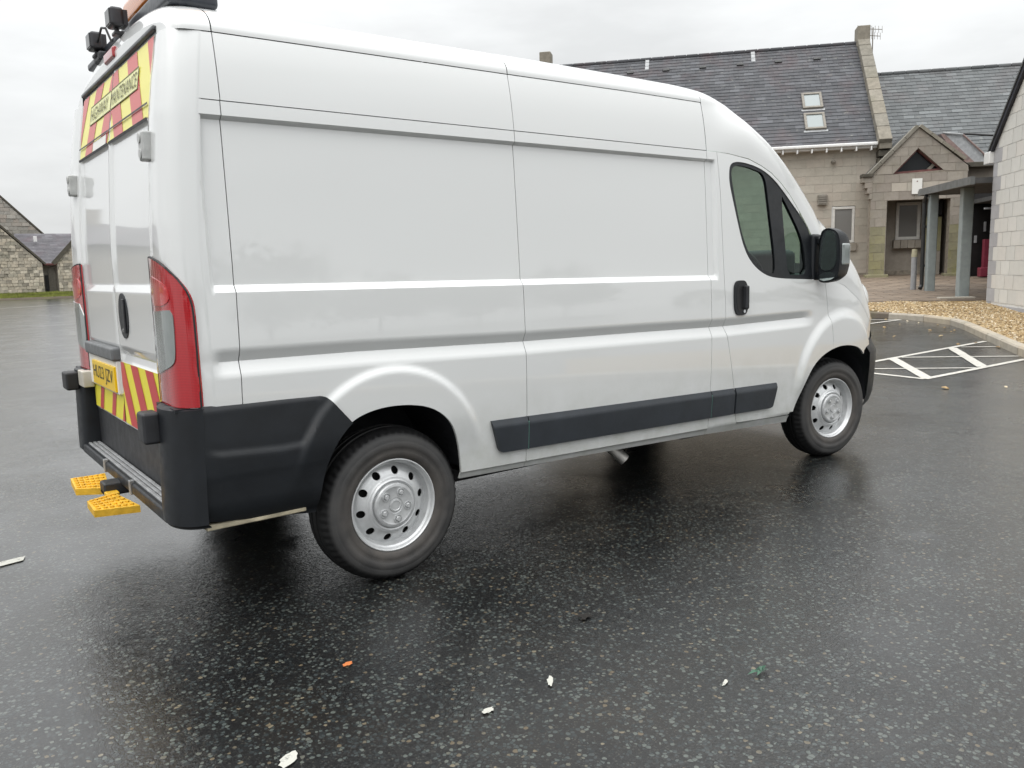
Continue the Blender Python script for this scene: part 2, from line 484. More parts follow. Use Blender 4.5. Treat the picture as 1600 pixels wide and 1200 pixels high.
class MB:
    def __init__(s):
        s.V, s.F, s.M = [], [], []

    def add(s, VF, mi=0):
        V, F = VF
        n = len(s.V)
        s.V.extend([tuple(v) for v in V])
        s.F.extend([tuple(i + n for i in f) for f in F])
        s.M.extend([mi] * len(F))
        return s

    def mesh(s, name, mats, smooth=None):
        me = bpy.data.meshes.new(name)
        me.from_pydata([tuple(map(float, v)) for v in s.V], [], s.F)
        for k in (mats if isinstance(mats, (list, tuple)) else [mats]):
            me.materials.append(MATS[k])
        if any(s.M):
            me.polygons.foreach_set('material_index', s.M)
        me.update()
        if smooth is not None:
            me.polygons.foreach_set('use_smooth', [True] * len(me.polygons))
            if len(s.F) < 900:
                weighted(me, smooth)
            else:
                me.set_sharp_from_angle(angle=math.radians(smooth))
        return me

    def build(s, name, mats, parent=None, smooth=None, loc=None, kind=None):
        return link(name, s.mesh(name, mats, smooth), parent, loc, kind)


def link(name, me, parent=None, loc=None, kind=None):
    o = bpy.data.objects.new(name, me)
    COL.objects.link(o)
    if parent is not None:
        o.parent = parent
        if loc is None:
            loc = -world_loc(parent)
    if loc is not None:
        o.location = loc
    if kind:
        o['kind'] = kind
    return o


def world_loc(o):
    v = Vector(o.location)
    while o.parent is not None:
        o = o.parent
        v = v + Vector(o.location)
    return v


def thing(name, label, cat, loc, group=None):
    o = bpy.data.objects.new(name, None)
    COL.objects.link(o)
    o.location = loc
    o.empty_display_size = 0.2
    o['label'] = label
    o['category'] = cat
    if group:
        o['group'] = group
    return o


def tag(o, label, cat, group=None):
    o['label'] = label
    o['category'] = cat
    if group:
        o['group'] = group
    return o


def box(a, b):
    x0, y0, z0 = a
    x1, y1, z1 = b
    V = [(x0, y0, z0), (x1, y0, z0), (x1, y1, z0), (x0, y1, z0), (x0, y0, z1), (x1, y0, z1), (x1, y1, z1), (x0, y1, z1)]
    F = [(0, 3, 2, 1), (4, 5, 6, 7), (0, 1, 5, 4), (1, 2, 6, 5), (2, 3, 7, 6), (3, 0, 4, 7)]
    return V, F


def rbox(a, b, r=0.01, seg=3):
    bm = bmesh.new()
    V, F = box(a, b)
    vs_ = [bm.verts.new(v) for v in V]
    for f in F:
        bm.faces.new([vs_[i] for i in f])
    bmesh.ops.bevel(bm, geom=bm.edges[:], offset=r, segments=seg, profile=0.5, affect='EDGES')
    bm.verts.index_update()
    out_ = ([tuple(v.co) for v in bm.verts], [tuple(v.index for v in f.verts) for f in bm.faces])
    bm.free()
    return out_


def xf(VF, fn):
    return [fn(v) for v in VF[0]], VF[1]


def tube(p0, p1, r, n=12, r1=None, caps=True):
    p0, p1 = Vector(p0), Vector(p1)
    d = (p1 - p0).normalized()
    a = d.orthogonal().normalized()
    b = d.cross(a)
    r1 = r if r1 is None else r1
    V = []
    for p, rr in ((p0, r), (p1, r1)):
        for i in range(n):
            t_ = 2 * math.pi * i / n
            V.append(p + a * (rr * math.cos(t_)) + b * (rr * math.sin(t_)))
    F = [(i, (i + 1) % n, n + (i + 1) % n, n + i) for i in range(n)]
    if caps:
        F += [tuple(range(n - 1, -1, -1)), tuple(range(n, 2 * n))]
    return V, F


def polytube(pts, r, n=8):
    mb = MB()
    for a, b in zip(pts[:-1], pts[1:]):
        mb.add(tube(a, b, r, n))
    return mb.V, mb.F


def prism(poly, fa, fb):
    """2-D polygon swept between two placings fa(p), fb(p)"""
    n = len(poly)
    V = [fa(p) for p in poly] + [fb(p) for p in poly]
    F = [tuple(range(n - 1, -1, -1)), tuple(range(n, 2 * n))] + [(i, (i + 1) % n, n + (i + 1) % n, n + i) for i in range(n)]
    return V, F


def grid_faces(nr, nc, wrap=False):
    F = []
    for i in range(nr - 1):
        for j in range(nc - (0 if wrap else 1)):
            k = (j + 1) % nc
            F.append((i * nc + j, i * nc + k, (i + 1) * nc + k, (i + 1) * nc + j))
    return F


def lathe(prof, n=64, axis_pt=(0, 0, 0), mod=None):
    """prof: (radius, depth); spun about the local -Y axis, depth positive outboard (-Y)"""
    V = []
    for k, (r, d) in enumerate(prof):
        for i in range(n):
            t_ = 2 * math.pi * i / n
            rr = r if mod is None else mod(k, i, r)
            V.append((rr * math.cos(t_), -d, rr * math.sin(t_)))
    return V, grid_faces(len(prof), n, True)


def smoothstep(e0, e1, x):
    t_ = np.clip((x - e0) / (e1 - e0), 0, 1)
    return t_ * t_ * (3 - 2 * t_)


def chaikin(P, n=2, closed=True):
    P = np.array(P, float)
    for _ in range(n):
        Q = np.roll(P, -1, 0) if closed else P[1:]
        A = P if closed else P[:-1]
        N = np.empty((2 * len(A), 2))
        N[0::2] = 0.75 * A + 0.25 * Q
        N[1::2] = 0.25 * A + 0.75 * Q
        P = N if closed else np.vstack([P[:1], N, P[-1:]])
    return P


def poly_sdf(P, x, z):
    """signed distance (negative inside) and the nearest boundary point"""
    P = np.array(P, float)
    A, B = P, np.roll(P, -1, 0)
    pts = np.stack([x.ravel(), z.ravel()], 1)
    best = np.full(len(pts), 1e9)
    near = np.zeros_like(pts)
    ins = np.zeros(len(pts), bool)
    for a, b in zip(A, B):
        d = b - a
        L = d @ d
        if L < 1e-14:
            continue
        t_ = np.clip(((pts - a) @ d) / L, 0, 1)
        q = a + t_[:, None] * d
        dd = np.hypot(*(pts - q).T)
        k = dd < best
        best[k] = dd[k]
        near[k] = q[k]
        c = ((a[1] > pts[:, 1]) != (b[1] > pts[:, 1]))
        with np.errstate(divide='ignore', invalid='ignore'):
            xi = a[0] + (pts[:, 1] - a[1]) * d[0] / (d[1] if abs(d[1]) > 1e-12 else 1e-12)
        ins ^= c & (pts[:, 0] < xi)
    s = np.where(ins, -best, best)
    return s.reshape(x.shape), near.reshape(x.shape + (2,))


def text_mesh(body, width, height, mat, thick=0.0):
    cu = bpy.data.curves.new('lettering', 'FONT')
    cu.body = body
    cu.extrude = thick
    ob = bpy.data.objects.new('lettering', cu)
    COL.objects.link(ob)
    dg = bpy.context.evaluated_depsgraph_get()
    me = bpy.data.meshes.new_from_object(ob.evaluated_get(dg))
    bpy.data.objects.remove(ob)
    n = len(me.vertices)
    co = np.empty(n * 3)
    me.vertices.foreach_get('co', co)
    co = co.reshape(-1, 3)
    lo, hi = co.min(0), co.max(0)
    co[:, 0] = (co[:, 0] - (lo[0] + hi[0]) / 2) * width / (hi[0] - lo[0])
    co[:, 1] = (co[:, 1] - (lo[1] + hi[1]) / 2) * height / (hi[1] - lo[1])
    me.vertices.foreach_set('co', co.ravel())
    me.materials.clear()
    me.materials.append(MATS[mat])
    me.update()
    return me


# ------------------------------------------------------------------ building frame: u along the facade, v into the picture
HD = math.radians(40.7)
VU = np.array([math.sin(HD), -math.cos(HD), 0.0])
VV = np.array([math.cos(HD), math.sin(HD), 0.0])
C0 = np.array([CAM[0], CAM[1], 0.0])


def W(u, v, z):
    return tuple(C0 + VU * u + VV * v + np.array([0, 0, z]))


def tuv(p):
    d = np.array(p)[:3] - C0
    return float(d @ VU), float(d @ VV)


def g_ground(u, v):
    return 0.0135 * np.clip(v - 8, 0, 9.5) * smoothstep(-6, -1, u)


def z_path(v):
    return 0.33 + 0.042 * (v - 19.6)

# =================================================================== THE VAN (x forward, y to its near side is negative)
VL = Vector((2.6, 0.0, 0.0))
van = thing('parked_van', 'white high-roof panel van with red and yellow rear chevrons parked on the wet tarmac', 'van', VL)
PC = np.array([-0.04182098, 0.23133519, -0.44353125, 0.284061, 0.02758244, 0.9627578])


def Yb(x, z):
    x = np.asarray(x, float); z = np.asarray(z, float)
    y = np.polyval(PC, np.minimum(z, 2.27))
    y = y - 0.055 * np.clip(x - 3.6, 0, 2) ** 2 * smoothstep(1.0, 1.7, z)
    n = np.clip((x - 4.45) / 0.97, 0, 0.9995)
    return y * (1 - n ** 2.6) ** (1 / 2.6)


GX = np.array([0.29, 0.85, 1.72, 2.5, 3.23, 3.97, 4.3])
GZ = np.array([1.045, 1.039, 1.015, 1.004, 0.991, 0.995, 0.998])
groove = lambda x: np.interp(x, GX, GZ)
ledge = lambda x: 1.335 - 0.0136 * np.asarray(x, float)
RTOP = 1.945


def disp(x, z):
    d = np.zeros_like(x)
    lin = lambda a, b, q: np.clip((q - a) / (b - a), 0, 1)
    R = lin(RTOP + 0.002, RTOP - 0.013, z) * lin(ledge(x) - 0.027, ledge(x) - 0.001, z) * lin(0.279, 0.296, x) * lin(3.172, 3.153, x)
    d -= 0.021 * R
    gm = groove(x)
    fade = smoothstep(0.245, 0.31, x) * smoothstep(4.16, 3.98, x)
    tri = np.where(z > gm, lin(gm + 0.045, gm, z), lin(gm - 0.055, gm, z))
    d -= 0.023 * tri * fade
    r = np.hypot(x - 1.0, z - 0.5)
    d += 0.016 * (1 - smoothstep(0.440, 0.470, r)) * smoothstep(0.5, 0.72, z)
    r = np.hypot(x - 4.46, z - 0.50)
    d += 0.024 * (1 - smoothstep(0.465, 0.535, r)) * smoothstep(0.40, 0.62, z)
    zs = 0.432 - 0.0235 * (x - 1.38)
    d -= 0.022 * lin(zs, zs - 0.05, z) + 0.006 * lin(zs + 0.004, zs - 0.002, z)
    return d


def surf_side(x, z, off=0.0):
    return np.stack([x, -(Yb(x, z) + disp(x, z) + off), z], -1)


cv = lambda P: (lambda q: np.interp(q, [p[0] for p in P], [p[1] for p in P]))
const = lambda k: (lambda q: np.full_like(np.asarray(q, float), k))


def grid_mesh(x, z, surf, inc=None, exc=(), lip=0.012, lipdir=(0, 1, 0), flip=False):
    """surface patch on a regular (x, z) grid; inc/exc polygons are cut by snapping grid vertices to their outlines"""
    nr, nc = x.shape
    x, z = x.copy(), z.copy()
    cell = 0.5 * max(np.abs(np.diff(x, axis=1)).max(), np.abs(np.diff(z, axis=0)).max())
    cuts = ([(inc, True)] if inc is not None else []) + [(e, False) for e in exc]
    for P, isin in cuts:
        s, near = poly_sdf(P, x, z)
        k = np.abs(s) < cell * 1.42
        x[k] = near[..., 0][k]
        z[k] = near[..., 1][k]
    keep = np.ones((nr - 1, nc - 1), bool)
    cx = 0.25 * (x[:-1, :-1] + x[1:, :-1] + x[:-1, 1:] + x[1:, 1:])
    cz = 0.25 * (z[:-1, :-1] + z[1:, :-1] + z[:-1, 1:] + z[1:, 1:])
    for P, isin in cuts:
        s, _ = poly_sdf(P, cx, cz)
        keep &= (s < 0) if isin else (s > 0)
    V = surf(x, z).reshape(-1, 3)
    ii, jj = np.nonzero(keep)
    a = ii * nc + jj
    Q = np.stack([a, a + 1, a + nc + 1, a + nc], 1)
    used = np.unique(Q)
    mp_ = np.full(nr * nc, -1)
    mp_[used] = np.arange(len(used))
    V = V[used]
    Q = mp_[Q]
    if flip:
        Q = Q[:, ::-1]
    if lip:
        E = np.concatenate([Q[:, [0, 1]], Q[:, [1, 2]], Q[:, [2, 3]], Q[:, [3, 0]]])
        key = np.sort(E, 1)
        kk = key[:, 0] * (len(V) + 1) + key[:, 1]
        _, idx, cnt = np.unique(kk, return_index=True, return_counts=True)
        B = E[idx[cnt == 1]]
        bv = np.unique(B)
        m2 = np.full(len(V), -1)
        m2[bv] = np.arange(len(bv)) + len(V)
        V = np.vstack([V, V[bv] + np.array(lipdir) * lip])
        Q = np.vstack([Q, np.stack([B[:, 1], B[:, 0], m2[B[:, 0]], m2[B[:, 1]]], 1)])
    return V, Q


def raw_mesh(name, V, Q, mats, smooth=32):
    me = bpy.data.meshes.new(name)
    me.from_pydata(V.tolist(), [], Q.tolist())
    for k in (mats if isinstance(mats, (list, tuple)) else [mats]):
        me.materials.append(MATS[k])
    me.polygons.foreach_set('use_smooth', [True] * len(me.polygons))
    me.set_sharp_from_angle(angle=math.radians(smooth))
    me.update()
    return me


def vpart(name, me, parent=None, mirror=True, label=None):
    parent = parent or van
    o = link(name, me, parent, -world_loc(parent))
    if label:
        o['label'] = label
    c = None
    if mirror:
        c = link(name, me, van, -VL)
        c.scale = (1, -1, 1)
    return o


def side_patch(name, xl, xr, zb, zt, mat, feats=(), inc=None, exc=(), off=0.0, dx=0.0125, dz=0.0125, xfix=(), lip=0.012, parent=None, mirror=True, gap=0.0018, surf=None, gapl=None, gapt=None):
    xl_ = lambda q: xl(q) + (gap if gapl is None else gapl)
    xr_ = lambda q: xr(q) - gap
    zb_ = lambda q: zb(q) + gap
    zt_ = lambda q: zt(q) - (gap if gapt is None else gapt)
    xm0, xm1 = float(xl_(1.2)), float(xr_(1.2))
    nc = max(3, int(math.ceil((xm1 - xm0) / dx)) + 1)
    us = list(np.linspace(0, 1, nc))
    for xx in xfix:
        if xm0 < xx < xm1:
            us.append((xx - xm0) / (xm1 - xm0))
    us = np.unique(np.round(us, 6))
    # row functions
    xmid = 0.5 * (xm0 + xm1)
    cur = [zb_] + sorted(feats, key=lambda f: float(f(xmid))) + [zt_]
    rows = []
    for a, b in zip(cur[:-1], cur[1:]):
        n = max(1, int(round((float(b(xmid)) - float(a(xmid))) / dz)))
        for k in range(n):
            rows.append((a, b, k / n))
    rows.append((zt_, zt_, 0.0))
    nr = len(rows)
    z = np.linspace(float(zb_(xmid)), float(zt_(xmid)), nr)[:, None] * np.ones((1, len(us)))
    x = np.zeros_like(z)
    for _ in range(6):
        x = xl_(z) + (xr_(z) - xl_(z)) * us[None, :]
        for i, (a, b, k) in enumerate(rows):
            z[i] = a(x[i]) * (1 - k) + b(x[i]) * k
    V, Q = grid_mesh(x, z, surf or (lambda p, q: surf_side(p, q, off)), inc, exc, lip)
    return vpart(name, raw_mesh(name, V, Q, mat), parent, mirror)


line2 = cv([(0.2, 2.000), (3.19, 1.993), (3.30, 1.988), (3.483, 1.968), (3.60, 1.935), (3.70, 1.897), (3.80, 1.838), (3.893, 1.768), (4.0, 1.665), (4.092, 1.570), (4.2, 1.430), (4.262, 1.275), (4.30, 1.245),
            (4.5, 1.185), (4.7, 1.075), (4.86, 0.955), (4.97, 0.90), (5.2, 0.87), (5.45, 0.85)])
gutter = cv([(0.1, 2.236), (0.38, 2.248), (1.0, 2.252), (1.73, 2.256), (2.52, 2.262), (3.10, 2.262)])
lean = cv([(0.0, 0.0), (1.45, 0.0), (1.55, 0.003), (1.70, 0.013), (1.95, 0.032), (2.10, 0.053), (2.25, 0.078), (2.35, 0.098)])
seam_a = cv([(0.85, 0.360), (1.2, 0.369), (1.4, 0.373), (2.3, 0.378)])
door_gap = cv([(0.30, 3.385), (0.39, 3.372), (0.416, 3.359), (0.6, 3.323), (0.837, 3.264), (0.99, 3.226), (1.10, 3.227), (1.4, 3.215), (1.766, 3.207), (2.0, 3.19)])
front_gap = cv([(0.30, 4.34), (0.835, 4.325), (1.0, 4.293), (1.2, 4.269), (1.25, 4.262), (1.5, 4.255)])
ARCH_R = chaikin([(0.652, 0.20), (0.652, 0.46), (0.675, 0.58), (0.72, 0.68), (0.80, 0.762), (0.92, 0.797), (1.06, 0.797), (1.19, 0.768), (1.285, 0.695), (1.332, 0.585), (1.353, 0.45), (1.358, 0.20)], 2)
ARCH_F = chaikin([(3.875, 0.15), (3.915, 0.275), (3.985, 0.46), (4.057, 0.623), (4.171, 0.725), (4.353, 0.782), (4.52, 0.786), (4.70, 0.748), (4.80, 0.64), (4.84, 0.48), (4.85, 0.15)], 2)
ARCH_FB = np.array([(4.44 + (p[0] - 4.44) * 1.075, 0.30 + (p[1] - 0.30) * 1.07) for p in ARCH_F])
F_GROOVE = [lambda x: groove(x) + 0.045, groove, lambda x: groove(x) - 0.055]
F_LEDGE = [lambda x: ledge(x), lambda x: ledge(x) - 0.028]
F_TOP = [const(RTOP + 0.002), const(RTOP - 0.013)]
F_SILL = [lambda x: 0.436 - 0.0235 * (np.asarray(x) - 1.38), lambda x: 0.430 - 0.0235 * (np.asarray(x) - 1.38)]
XR = (0.279, 0.2875, 0.296, 3.153, 3.1625, 3.172)
sill_bot = cv([(0.3, 0.47), (0.64, 0.47), (0.66, 0.40), (1.354, 0.402), (2.06, 0.386), (3.07, 0.354), (3.9, 0.308)])

side_patch('rear_quarter_panel', lambda z: 0.262 + lean(z), seam_a, const(0.868), line2, 'van_white', F_GROOVE + F_LEDGE + F_TOP, xfix=XR, dx=0.008, gapl=0.0)
side_patch('side_panel', seam_a, const(1.731), sill_bot, line2, 'van_white', F_SILL + F_GROOVE + F_LEDGE + F_TOP, exc=[ARCH_R], xfix=XR)
side_patch('side_panel', const(1.731), const(3.100), sill_bot, line2, 'van_white', F_SILL + F_GROOVE + F_LEDGE + F_TOP, xfix=XR, gap=0.002)
side_patch('pillar_panel', const(3.100), door_gap, lambda x: 0.353 - 0.05 * (np.asarray(x) - 3.1), line2, 'van_white', F_GROOVE + F_LEDGE + F_TOP, xfix=XR, dx=0.008, gap=0.002)
side_patch('sill_panel', const(3.372), const(3.93), lambda x: 0.345 - 0.047 * (np.asarray(x) - 3.3), lambda x: 0.390 - 0.045 * (np.asarray(x) - 3.37), 'van_white', exc=[ARCH_F])

WIN = chaikin([(3.290, 1.70 + 0.12), (3.293, 1.886), (3.305, 1.925), (3.345, 1.944), (3.42, 1.947), (3.535, 1.932), (3.635, 1.905), (3.74, 1.852), (3.826, 1.787), (3.95, 1.69), (4.072, 1.594), (4.135, 1.50), (4.175, 1.38), (4.19, 1.235),
               (4.0, 1.245), (3.80, 1.253), (3.66, 1.268), (3.573, 1.298), (3.50, 1.342), (3.441, 1.398), (3.400, 1.47), (3.371, 1.549), (3.325, 1.70)], 2)
front_door = side_patch('front_door', door_gap, front_gap, lambda x: 0.392 - 0.045 * (np.asarray(x) - 3.37), line2, 'van_white', F_GROOVE, exc=[WIN, ARCH_FB], dx=0.011, dz=0.011)
PANE1 = chaikin([(3.316, 1.86), (3.322, 1.905), (3.36, 1.924), (3.42, 1.926), (3.53, 1.912), (3.640, 1.886), (3.665, 1.73), (3.735, 1.285), (3.66, 1.292), (3.585, 1.318), (3.515, 1.362), (3.458, 1.418), (3.418, 1.49), (3.388, 1.565), (3.345, 1.72)], 2)
PANE2 = chaikin([(3.800, 1.765), (3.835, 1.735), (3.92, 1.635), (3.985, 1.555), (4.03, 1.475), (4.05, 1.38), (4.052, 1.275), (3.95, 1.272), (3.852, 1.275), (3.83, 1.46)], 1)
frame_o = side_patch('window_frame', const(3.27), const(4.21), const(1.21), const(1.97), 'black_plastic', inc=WIN, exc=[PANE1, PANE2], off=-0.004, dx=0.0085, dz=0.0085, lip=0.02, parent=front_door)
side_patch('window_pane', const(3.29), const(3.76), const(1.26), const(1.95), 'van_glass', inc=PANE1, off=-0.012, dx=0.012, dz=0.012, lip=0, parent=front_door)
side_patch('window_pane', const(3.78), const(4.07), const(1.25), const(1.80), 'van_glass', inc=PANE2, off=-0.014, dx=0.012, dz=0.012, lip=0, parent=front_door)
wing_bot = cv([(4.2, 0.40), (4.70, 0.40), (4.72, 0.715), (4.86, 0.745), (5.0, 0.78)])
WING_TIP = [(4.2, 0.2), (4.70, 0.2), (4.74, 0.722), (4.86, 0.775), (5.05, 0.80), (5.05, 0.1), (4.2, 0.1)]
side_patch('front_wing', front_gap, const(4.975), const(0.55), line2, 'van_white', gapt=-0.002, exc=[ARCH_F, chaikin([(4.725, 0.3), (4.735, 0.715), (4.80, 0.755), (5.1, 0.80), (5.1, 0.3)], 1)])
side_patch('arch_lip', const(3.88), const(4.335), const(0.385), const(0.835), 'van_white', inc=ARCH_FB, exc=[ARCH_F], off=-0.001, dx=0.009, dz=0.009)

# upper side band between the waist crease and the roof gutter
for x0, x1 in ((0.30, 0.378), (0.378, 1.731), (1.731, 3.100)):
    side_patch('upper_panel', (lambda z: 0.262 + lean(z)) if x0 == 0.30 else const(x0), const(x1), line2, gutter, 'van_white', dx=0.03, dz=0.012, gapl=0.0 if x0 == 0.30 else None)


# roof shell and cab: superelliptic arcs from the side panels up to the centre line
ZC = cv([(0.24, 2.345), (0.25, 2.385), (0.265, 2.415), (0.285, 2.434), (0.34, 2.447), (0.5, 2.452), (1.0, 2.46), (2.0, 2.468), (3.0, 2.455), (3.2, 2.438), (3.4, 2.40), (3.55, 2.345), (3.75, 2.235), (4.0, 2.07), (4.25, 1.89),
         (4.5, 1.70), (4.75, 1.50), (4.95, 1.34), (5.05, 1.26), (5.2, 1.15), (5.32, 1.02), (5.40, 0.90), (5.45, 0.86)])
XS = np.unique(np.concatenate([np.array([0.236, 0.24, 0.25, 0.262, 0.28, 0.30, 0.33, 0.372, 0.376, 0.380]), np.arange(0.42, 1.72, 0.1), [1.729, 1.731, 1.733], np.arange(1.8, 3.06, 0.1), [3.098, 3.1], np.arange(3.12, 5.40, 0.02), [5.40, 5.412]]))
ANG = np.linspace(0, math.pi, 73)


def arc(x):
    if x > 3.1:
        A = arc_raw(x, True)
        b = float(smoothstep(3.1, 3.55, x))
        if b < 1:
            B = arc_raw(x, False)
            zl = float(line2(x))
            side = np.linspace(zl, float(gutter(x)), 15)[:-1]
            S = np.stack([np.full_like(side, x), -Yb(x, side), side], -1)
            top = B[np.round(np.linspace(0, 72, 45)).astype(int)]
            S2 = S[::-1] * np.array([1, -1, 1])
            A = A * b + np.vstack([S, top, S2]) * (1 - b)
        return A
    return arc_raw(x, False)


def arc_raw(x, cab):
    zl = float(line2(x)) if cab else float(gutter(min(x, 3.1)))
    n = 3.1 if cab else 2.2
    if x > 4.6:
        n = 3.1 - 0.7 * float(smoothstep(4.6, 5.0, x))
    yl = float(Yb(x, zl)) + 0.001
    if x < 0.36:  # rounded rear corners of the roof
        yl -= 0.06 * max(0.0, (0.275 - x) / 0.04) ** 2
    zc = max(float(ZC(x)), zl + 0.004)
    c, s = np.cos(ANG), np.sin(ANG)
    y = -yl * np.sign(c) * np.abs(c) ** (2 / n)
    z = zl + (zc - zl) * np.abs(s) ** (2 / n)
    return np.stack([np.full_like(y, x), y, z + 0.002], -1)


def loft(name, xs, j0, j1, mat, mats2=None, smooth=50):
    A = np.array([arc(x)[j0:j1 + 1] for x in xs])
    nr, nc = A.shape[:2]
    Q = np.array(grid_faces(nr, nc))
    return vpart(name, raw_mesh(name, A.reshape(-1, 3), Q, mat, smooth), mirror=False)


gap = 0.0022
def seg(a, b):
    return np.concatenate([[a], XS[(XS > a + 0.004) & (XS < b - 0.004)], [b]])
loft('roof_panel', seg(0.236, 0.377 - gap), 0, 72, 'van_white')
loft('roof_panel', seg(0.377 + gap, 1.731 - gap), 0, 72, 'van_white')
loft('roof_panel', seg(1.731 + gap, 3.100 - gap / 2), 0, 72, 'van_white')
loft('cab_roof', seg(3.100 + gap, 3.64), 0, 72, 'van_white')
J = 17
loft('roof_pillar', seg(3.64, 4.93), 0, J, 'van_white')
loft('roof_pillar', seg(3.64, 4.93), 72 - J, 72, 'van_white')
loft('windscreen', seg(3.64, 4.93), J, 72 - J, 'van_glass')
loft('bonnet', seg(4.93, 5.41), 0, 72, 'van_white')
# dark joint strips just under the panel gaps
mb = MB()
for xx in (0.377, 1.731, 3.100):
    A = arc(xx); A[:, 2] -= 0.008; A[:, 1] *= 0.995
    for dxx in (-0.01, 0.01):
        mb.V.extend([(p[0] + dxx, p[1], p[2]) for p in A])
    n0 = len(mb.V) - 2 * len(A)
    for k in range(len(A) - 1):
        mb.F.append((n0 + k, n0 + k + 1, n0 + len(A) + k + 1, n0 + len(A) + k)); mb.M.append(0)
mb.build('roof_joint', 'dark_hole', van)

# rear header above the doors
mb = MB()
A = arc(0.236)
B = A.copy()
B[:, 2] = np.where(np.abs(B[:, 1]) < 0.73, np.minimum(B[:, 2], 2.296), 2.236); B[:, 0] = np.where(np.abs(B[:, 1]) < 0.73, 0.238, 0.2365)
B[0, 2] = B[-1, 2] = 2.236
n = len(A)
mb.V = [tuple(p) for p in A] + [tuple(p) for p in B]
mb.F = [(k, k + 1, n + k + 1, n + k) for k in range(n - 1)]
mb.M = [0] * len(mb.F)
mb.build('rear_header', 'van_white', van, smooth=40)
mb = MB().add(rbox((0.228, -0.718, 2.284), (0.26, 0.718, 2.302), 0.006))
mb.build('door_seal', 'grey_plastic', van, smooth=40)
MB().add(rbox((0.226, -0.06, 2.325), (0.262, 0.13, 2.375), 0.012)).build('brake_light', 'lamp_red', van, smooth=40)

# black front bumper wrapping round the nose
T0 = math.asin((0.34 / 0.97) ** (2.6 / 2))
TT = np.linspace(T0, math.pi - T0, 61)
ZZ = np.array([0.30, 0.33, 0.40, 0.50, 0.60, 0.70, 0.76, 0.80, 0.86])
G = []
for k, zz in enumerate(ZZ):
    sc_ = 0.965 if k == 0 else (0.985 if k == 1 else 1.0)
    s, c = np.sin(TT), np.cos(TT)
    px = 4.45 + 0.97 * sc_ * np.abs(s) ** (2 / 2.6)
    bul = 1.008 + 0.024 * float(smoothstep(0.80, 0.68, zz))
    py = -float(np.polyval(PC, zz)) * sc_ * np.sign(c) * np.abs(c) ** (2 / 2.6) * bul
    px = px + 0.05 * float(smoothstep(0.80, 0.68, zz))
    tipz = np.full_like(px, zz)
    if zz > 0.7:
        tipz = np.minimum(zz, np.interp(px, [4.78, 4.86, 5.0, 5.2], [0.745, 0.775, 0.80, 0.86]))
    G.append(np.stack([px, py, tipz], -1))
G = np.array(G)
vpart('front_bumper', raw_mesh('front_bumper', G.reshape(-1, 3), np.array(grid_faces(*G.shape[:2])), 'black_plastic', 60), mirror=False)

# headlamps at the corners of the bonnet
def ellipsoid(c, r, n=20, m=12):
    V = []
    for i in range(m + 1):
        a = math.pi * i / m
        for j in range(n):
            b = 2 * math.pi * j / n
            V.append((c[0] + r[0] * math.sin(a) * math.cos(b), c[1] + r[1] * math.sin(a) * math.sin(b), c[2] + r[2] * math.cos(a)))
    return V, grid_faces(m + 1, n, True)
me = MB().add(ellipsoid((4.93, -0.845, 1.06), (0.115, 0.075, 0.14))).mesh('headlight', 'headlamp', 40)
vpart('headlight', me)

# ---- rear corner posts, in (s, z): s runs round the corner from the door edge to the side panel
CP = np.array([(0.152, 0.716), (0.141, 0.79), (0.138, 0.87), (0.143, 0.94), (0.156, 0.984), (0.185, 1.008), (0.22, 1.0155), (0.262, 1.0198)])
CPS = chaikin(CP, 3, closed=False)
SL = np.concatenate([[0], np.cumsum(np.hypot(*np.diff(CPS, axis=0).T))])
SMAX = SL[-1]


def corner(s, z, off=0.0):
    x = np.interp(s, SL, CPS[:, 0]); y = np.interp(s, SL, CPS[:, 1])
    dx = np.interp(s + 0.004, SL, CPS[:, 0]) - np.interp(s - 0.004, SL, CPS[:, 0])
    dy = np.interp(s + 0.004, SL, CPS[:, 1]) - np.interp(s - 0.004, SL, CPS[:, 1])
    L = np.hypot(dx, dy) + 1e-9
    nx, ny = -dy / L, dx / L
    k = np.polyval(PC, z) / 1.0198
    k = 1 + (k - 1) * smoothstep(0.80, 1.01, y)
    dsp = off + disp(np.full_like(z, 0.262), z) * smoothstep(0.75, 1.0, s / SMAX)
    return np.stack([x + nx * dsp + lean(z), -(y * k + ny * dsp), z], -1)


def corner_patch(name, mat, s0, s1, z0, z1, inc=None, off=0.0, lip=0.012, ns=30, nz=90, parent=None, mirror=True, exc=()):
    s, z = np.meshgrid(np.linspace(s0, s1, ns), np.linspace(z0, z1, nz))
    V, Q = grid_mesh(s, z, lambda a, b: corner(a, b, off), inc, exc, lip, (0.8, 0.5, 0))
    return vpart(name, raw_mesh(name, V, Q, mat, 40), parent, mirror)


corner_patch('corner_post', 'van_white', 0, SMAX, 0.86, 2.246)
# tail lamps
s_at = lambda y: float(np.interp(y, CPS[:, 1], SL))
LAMP = np.vstack([[(0.001, 0.888), (0.001, 1.442)], chaikin([(0.04, 1.442), (0.16, 1.428), (0.236, 1.4063), (0.282, 1.371), (0.312, 1.325), (0.325, 1.288), (0.3315, 1.25), (0.3318, 1.15)], 1, False), [(0.331, 0.888)]])
lamp = corner_patch('tail_lamp', 'lamp_red', 0, SMAX, 0.86, 1.46, LAMP, 0.010, 0.014, 40, 60)
CLEAR = chaikin([(0.004, 1.0), (0.004, 1.234), (0.215, 1.245), (0.267, 1.247), (0.267, 1.165), (0.262, 1.070), (0.2475, 1.046), (0.19, 1.026), (0.06, 0.998)], 1)
corner_patch('reverse_lens', 'lamp_clear', 0, SMAX, 0.96, 1.26, CLEAR, 0.014, 0.01, 40, 40, parent=lamp)
BRT = chaikin([(0.015, 1.258), (0.018, 1.375), (0.15, 1.36), (0.25, 1.335), (0.262, 1.26)], 2)
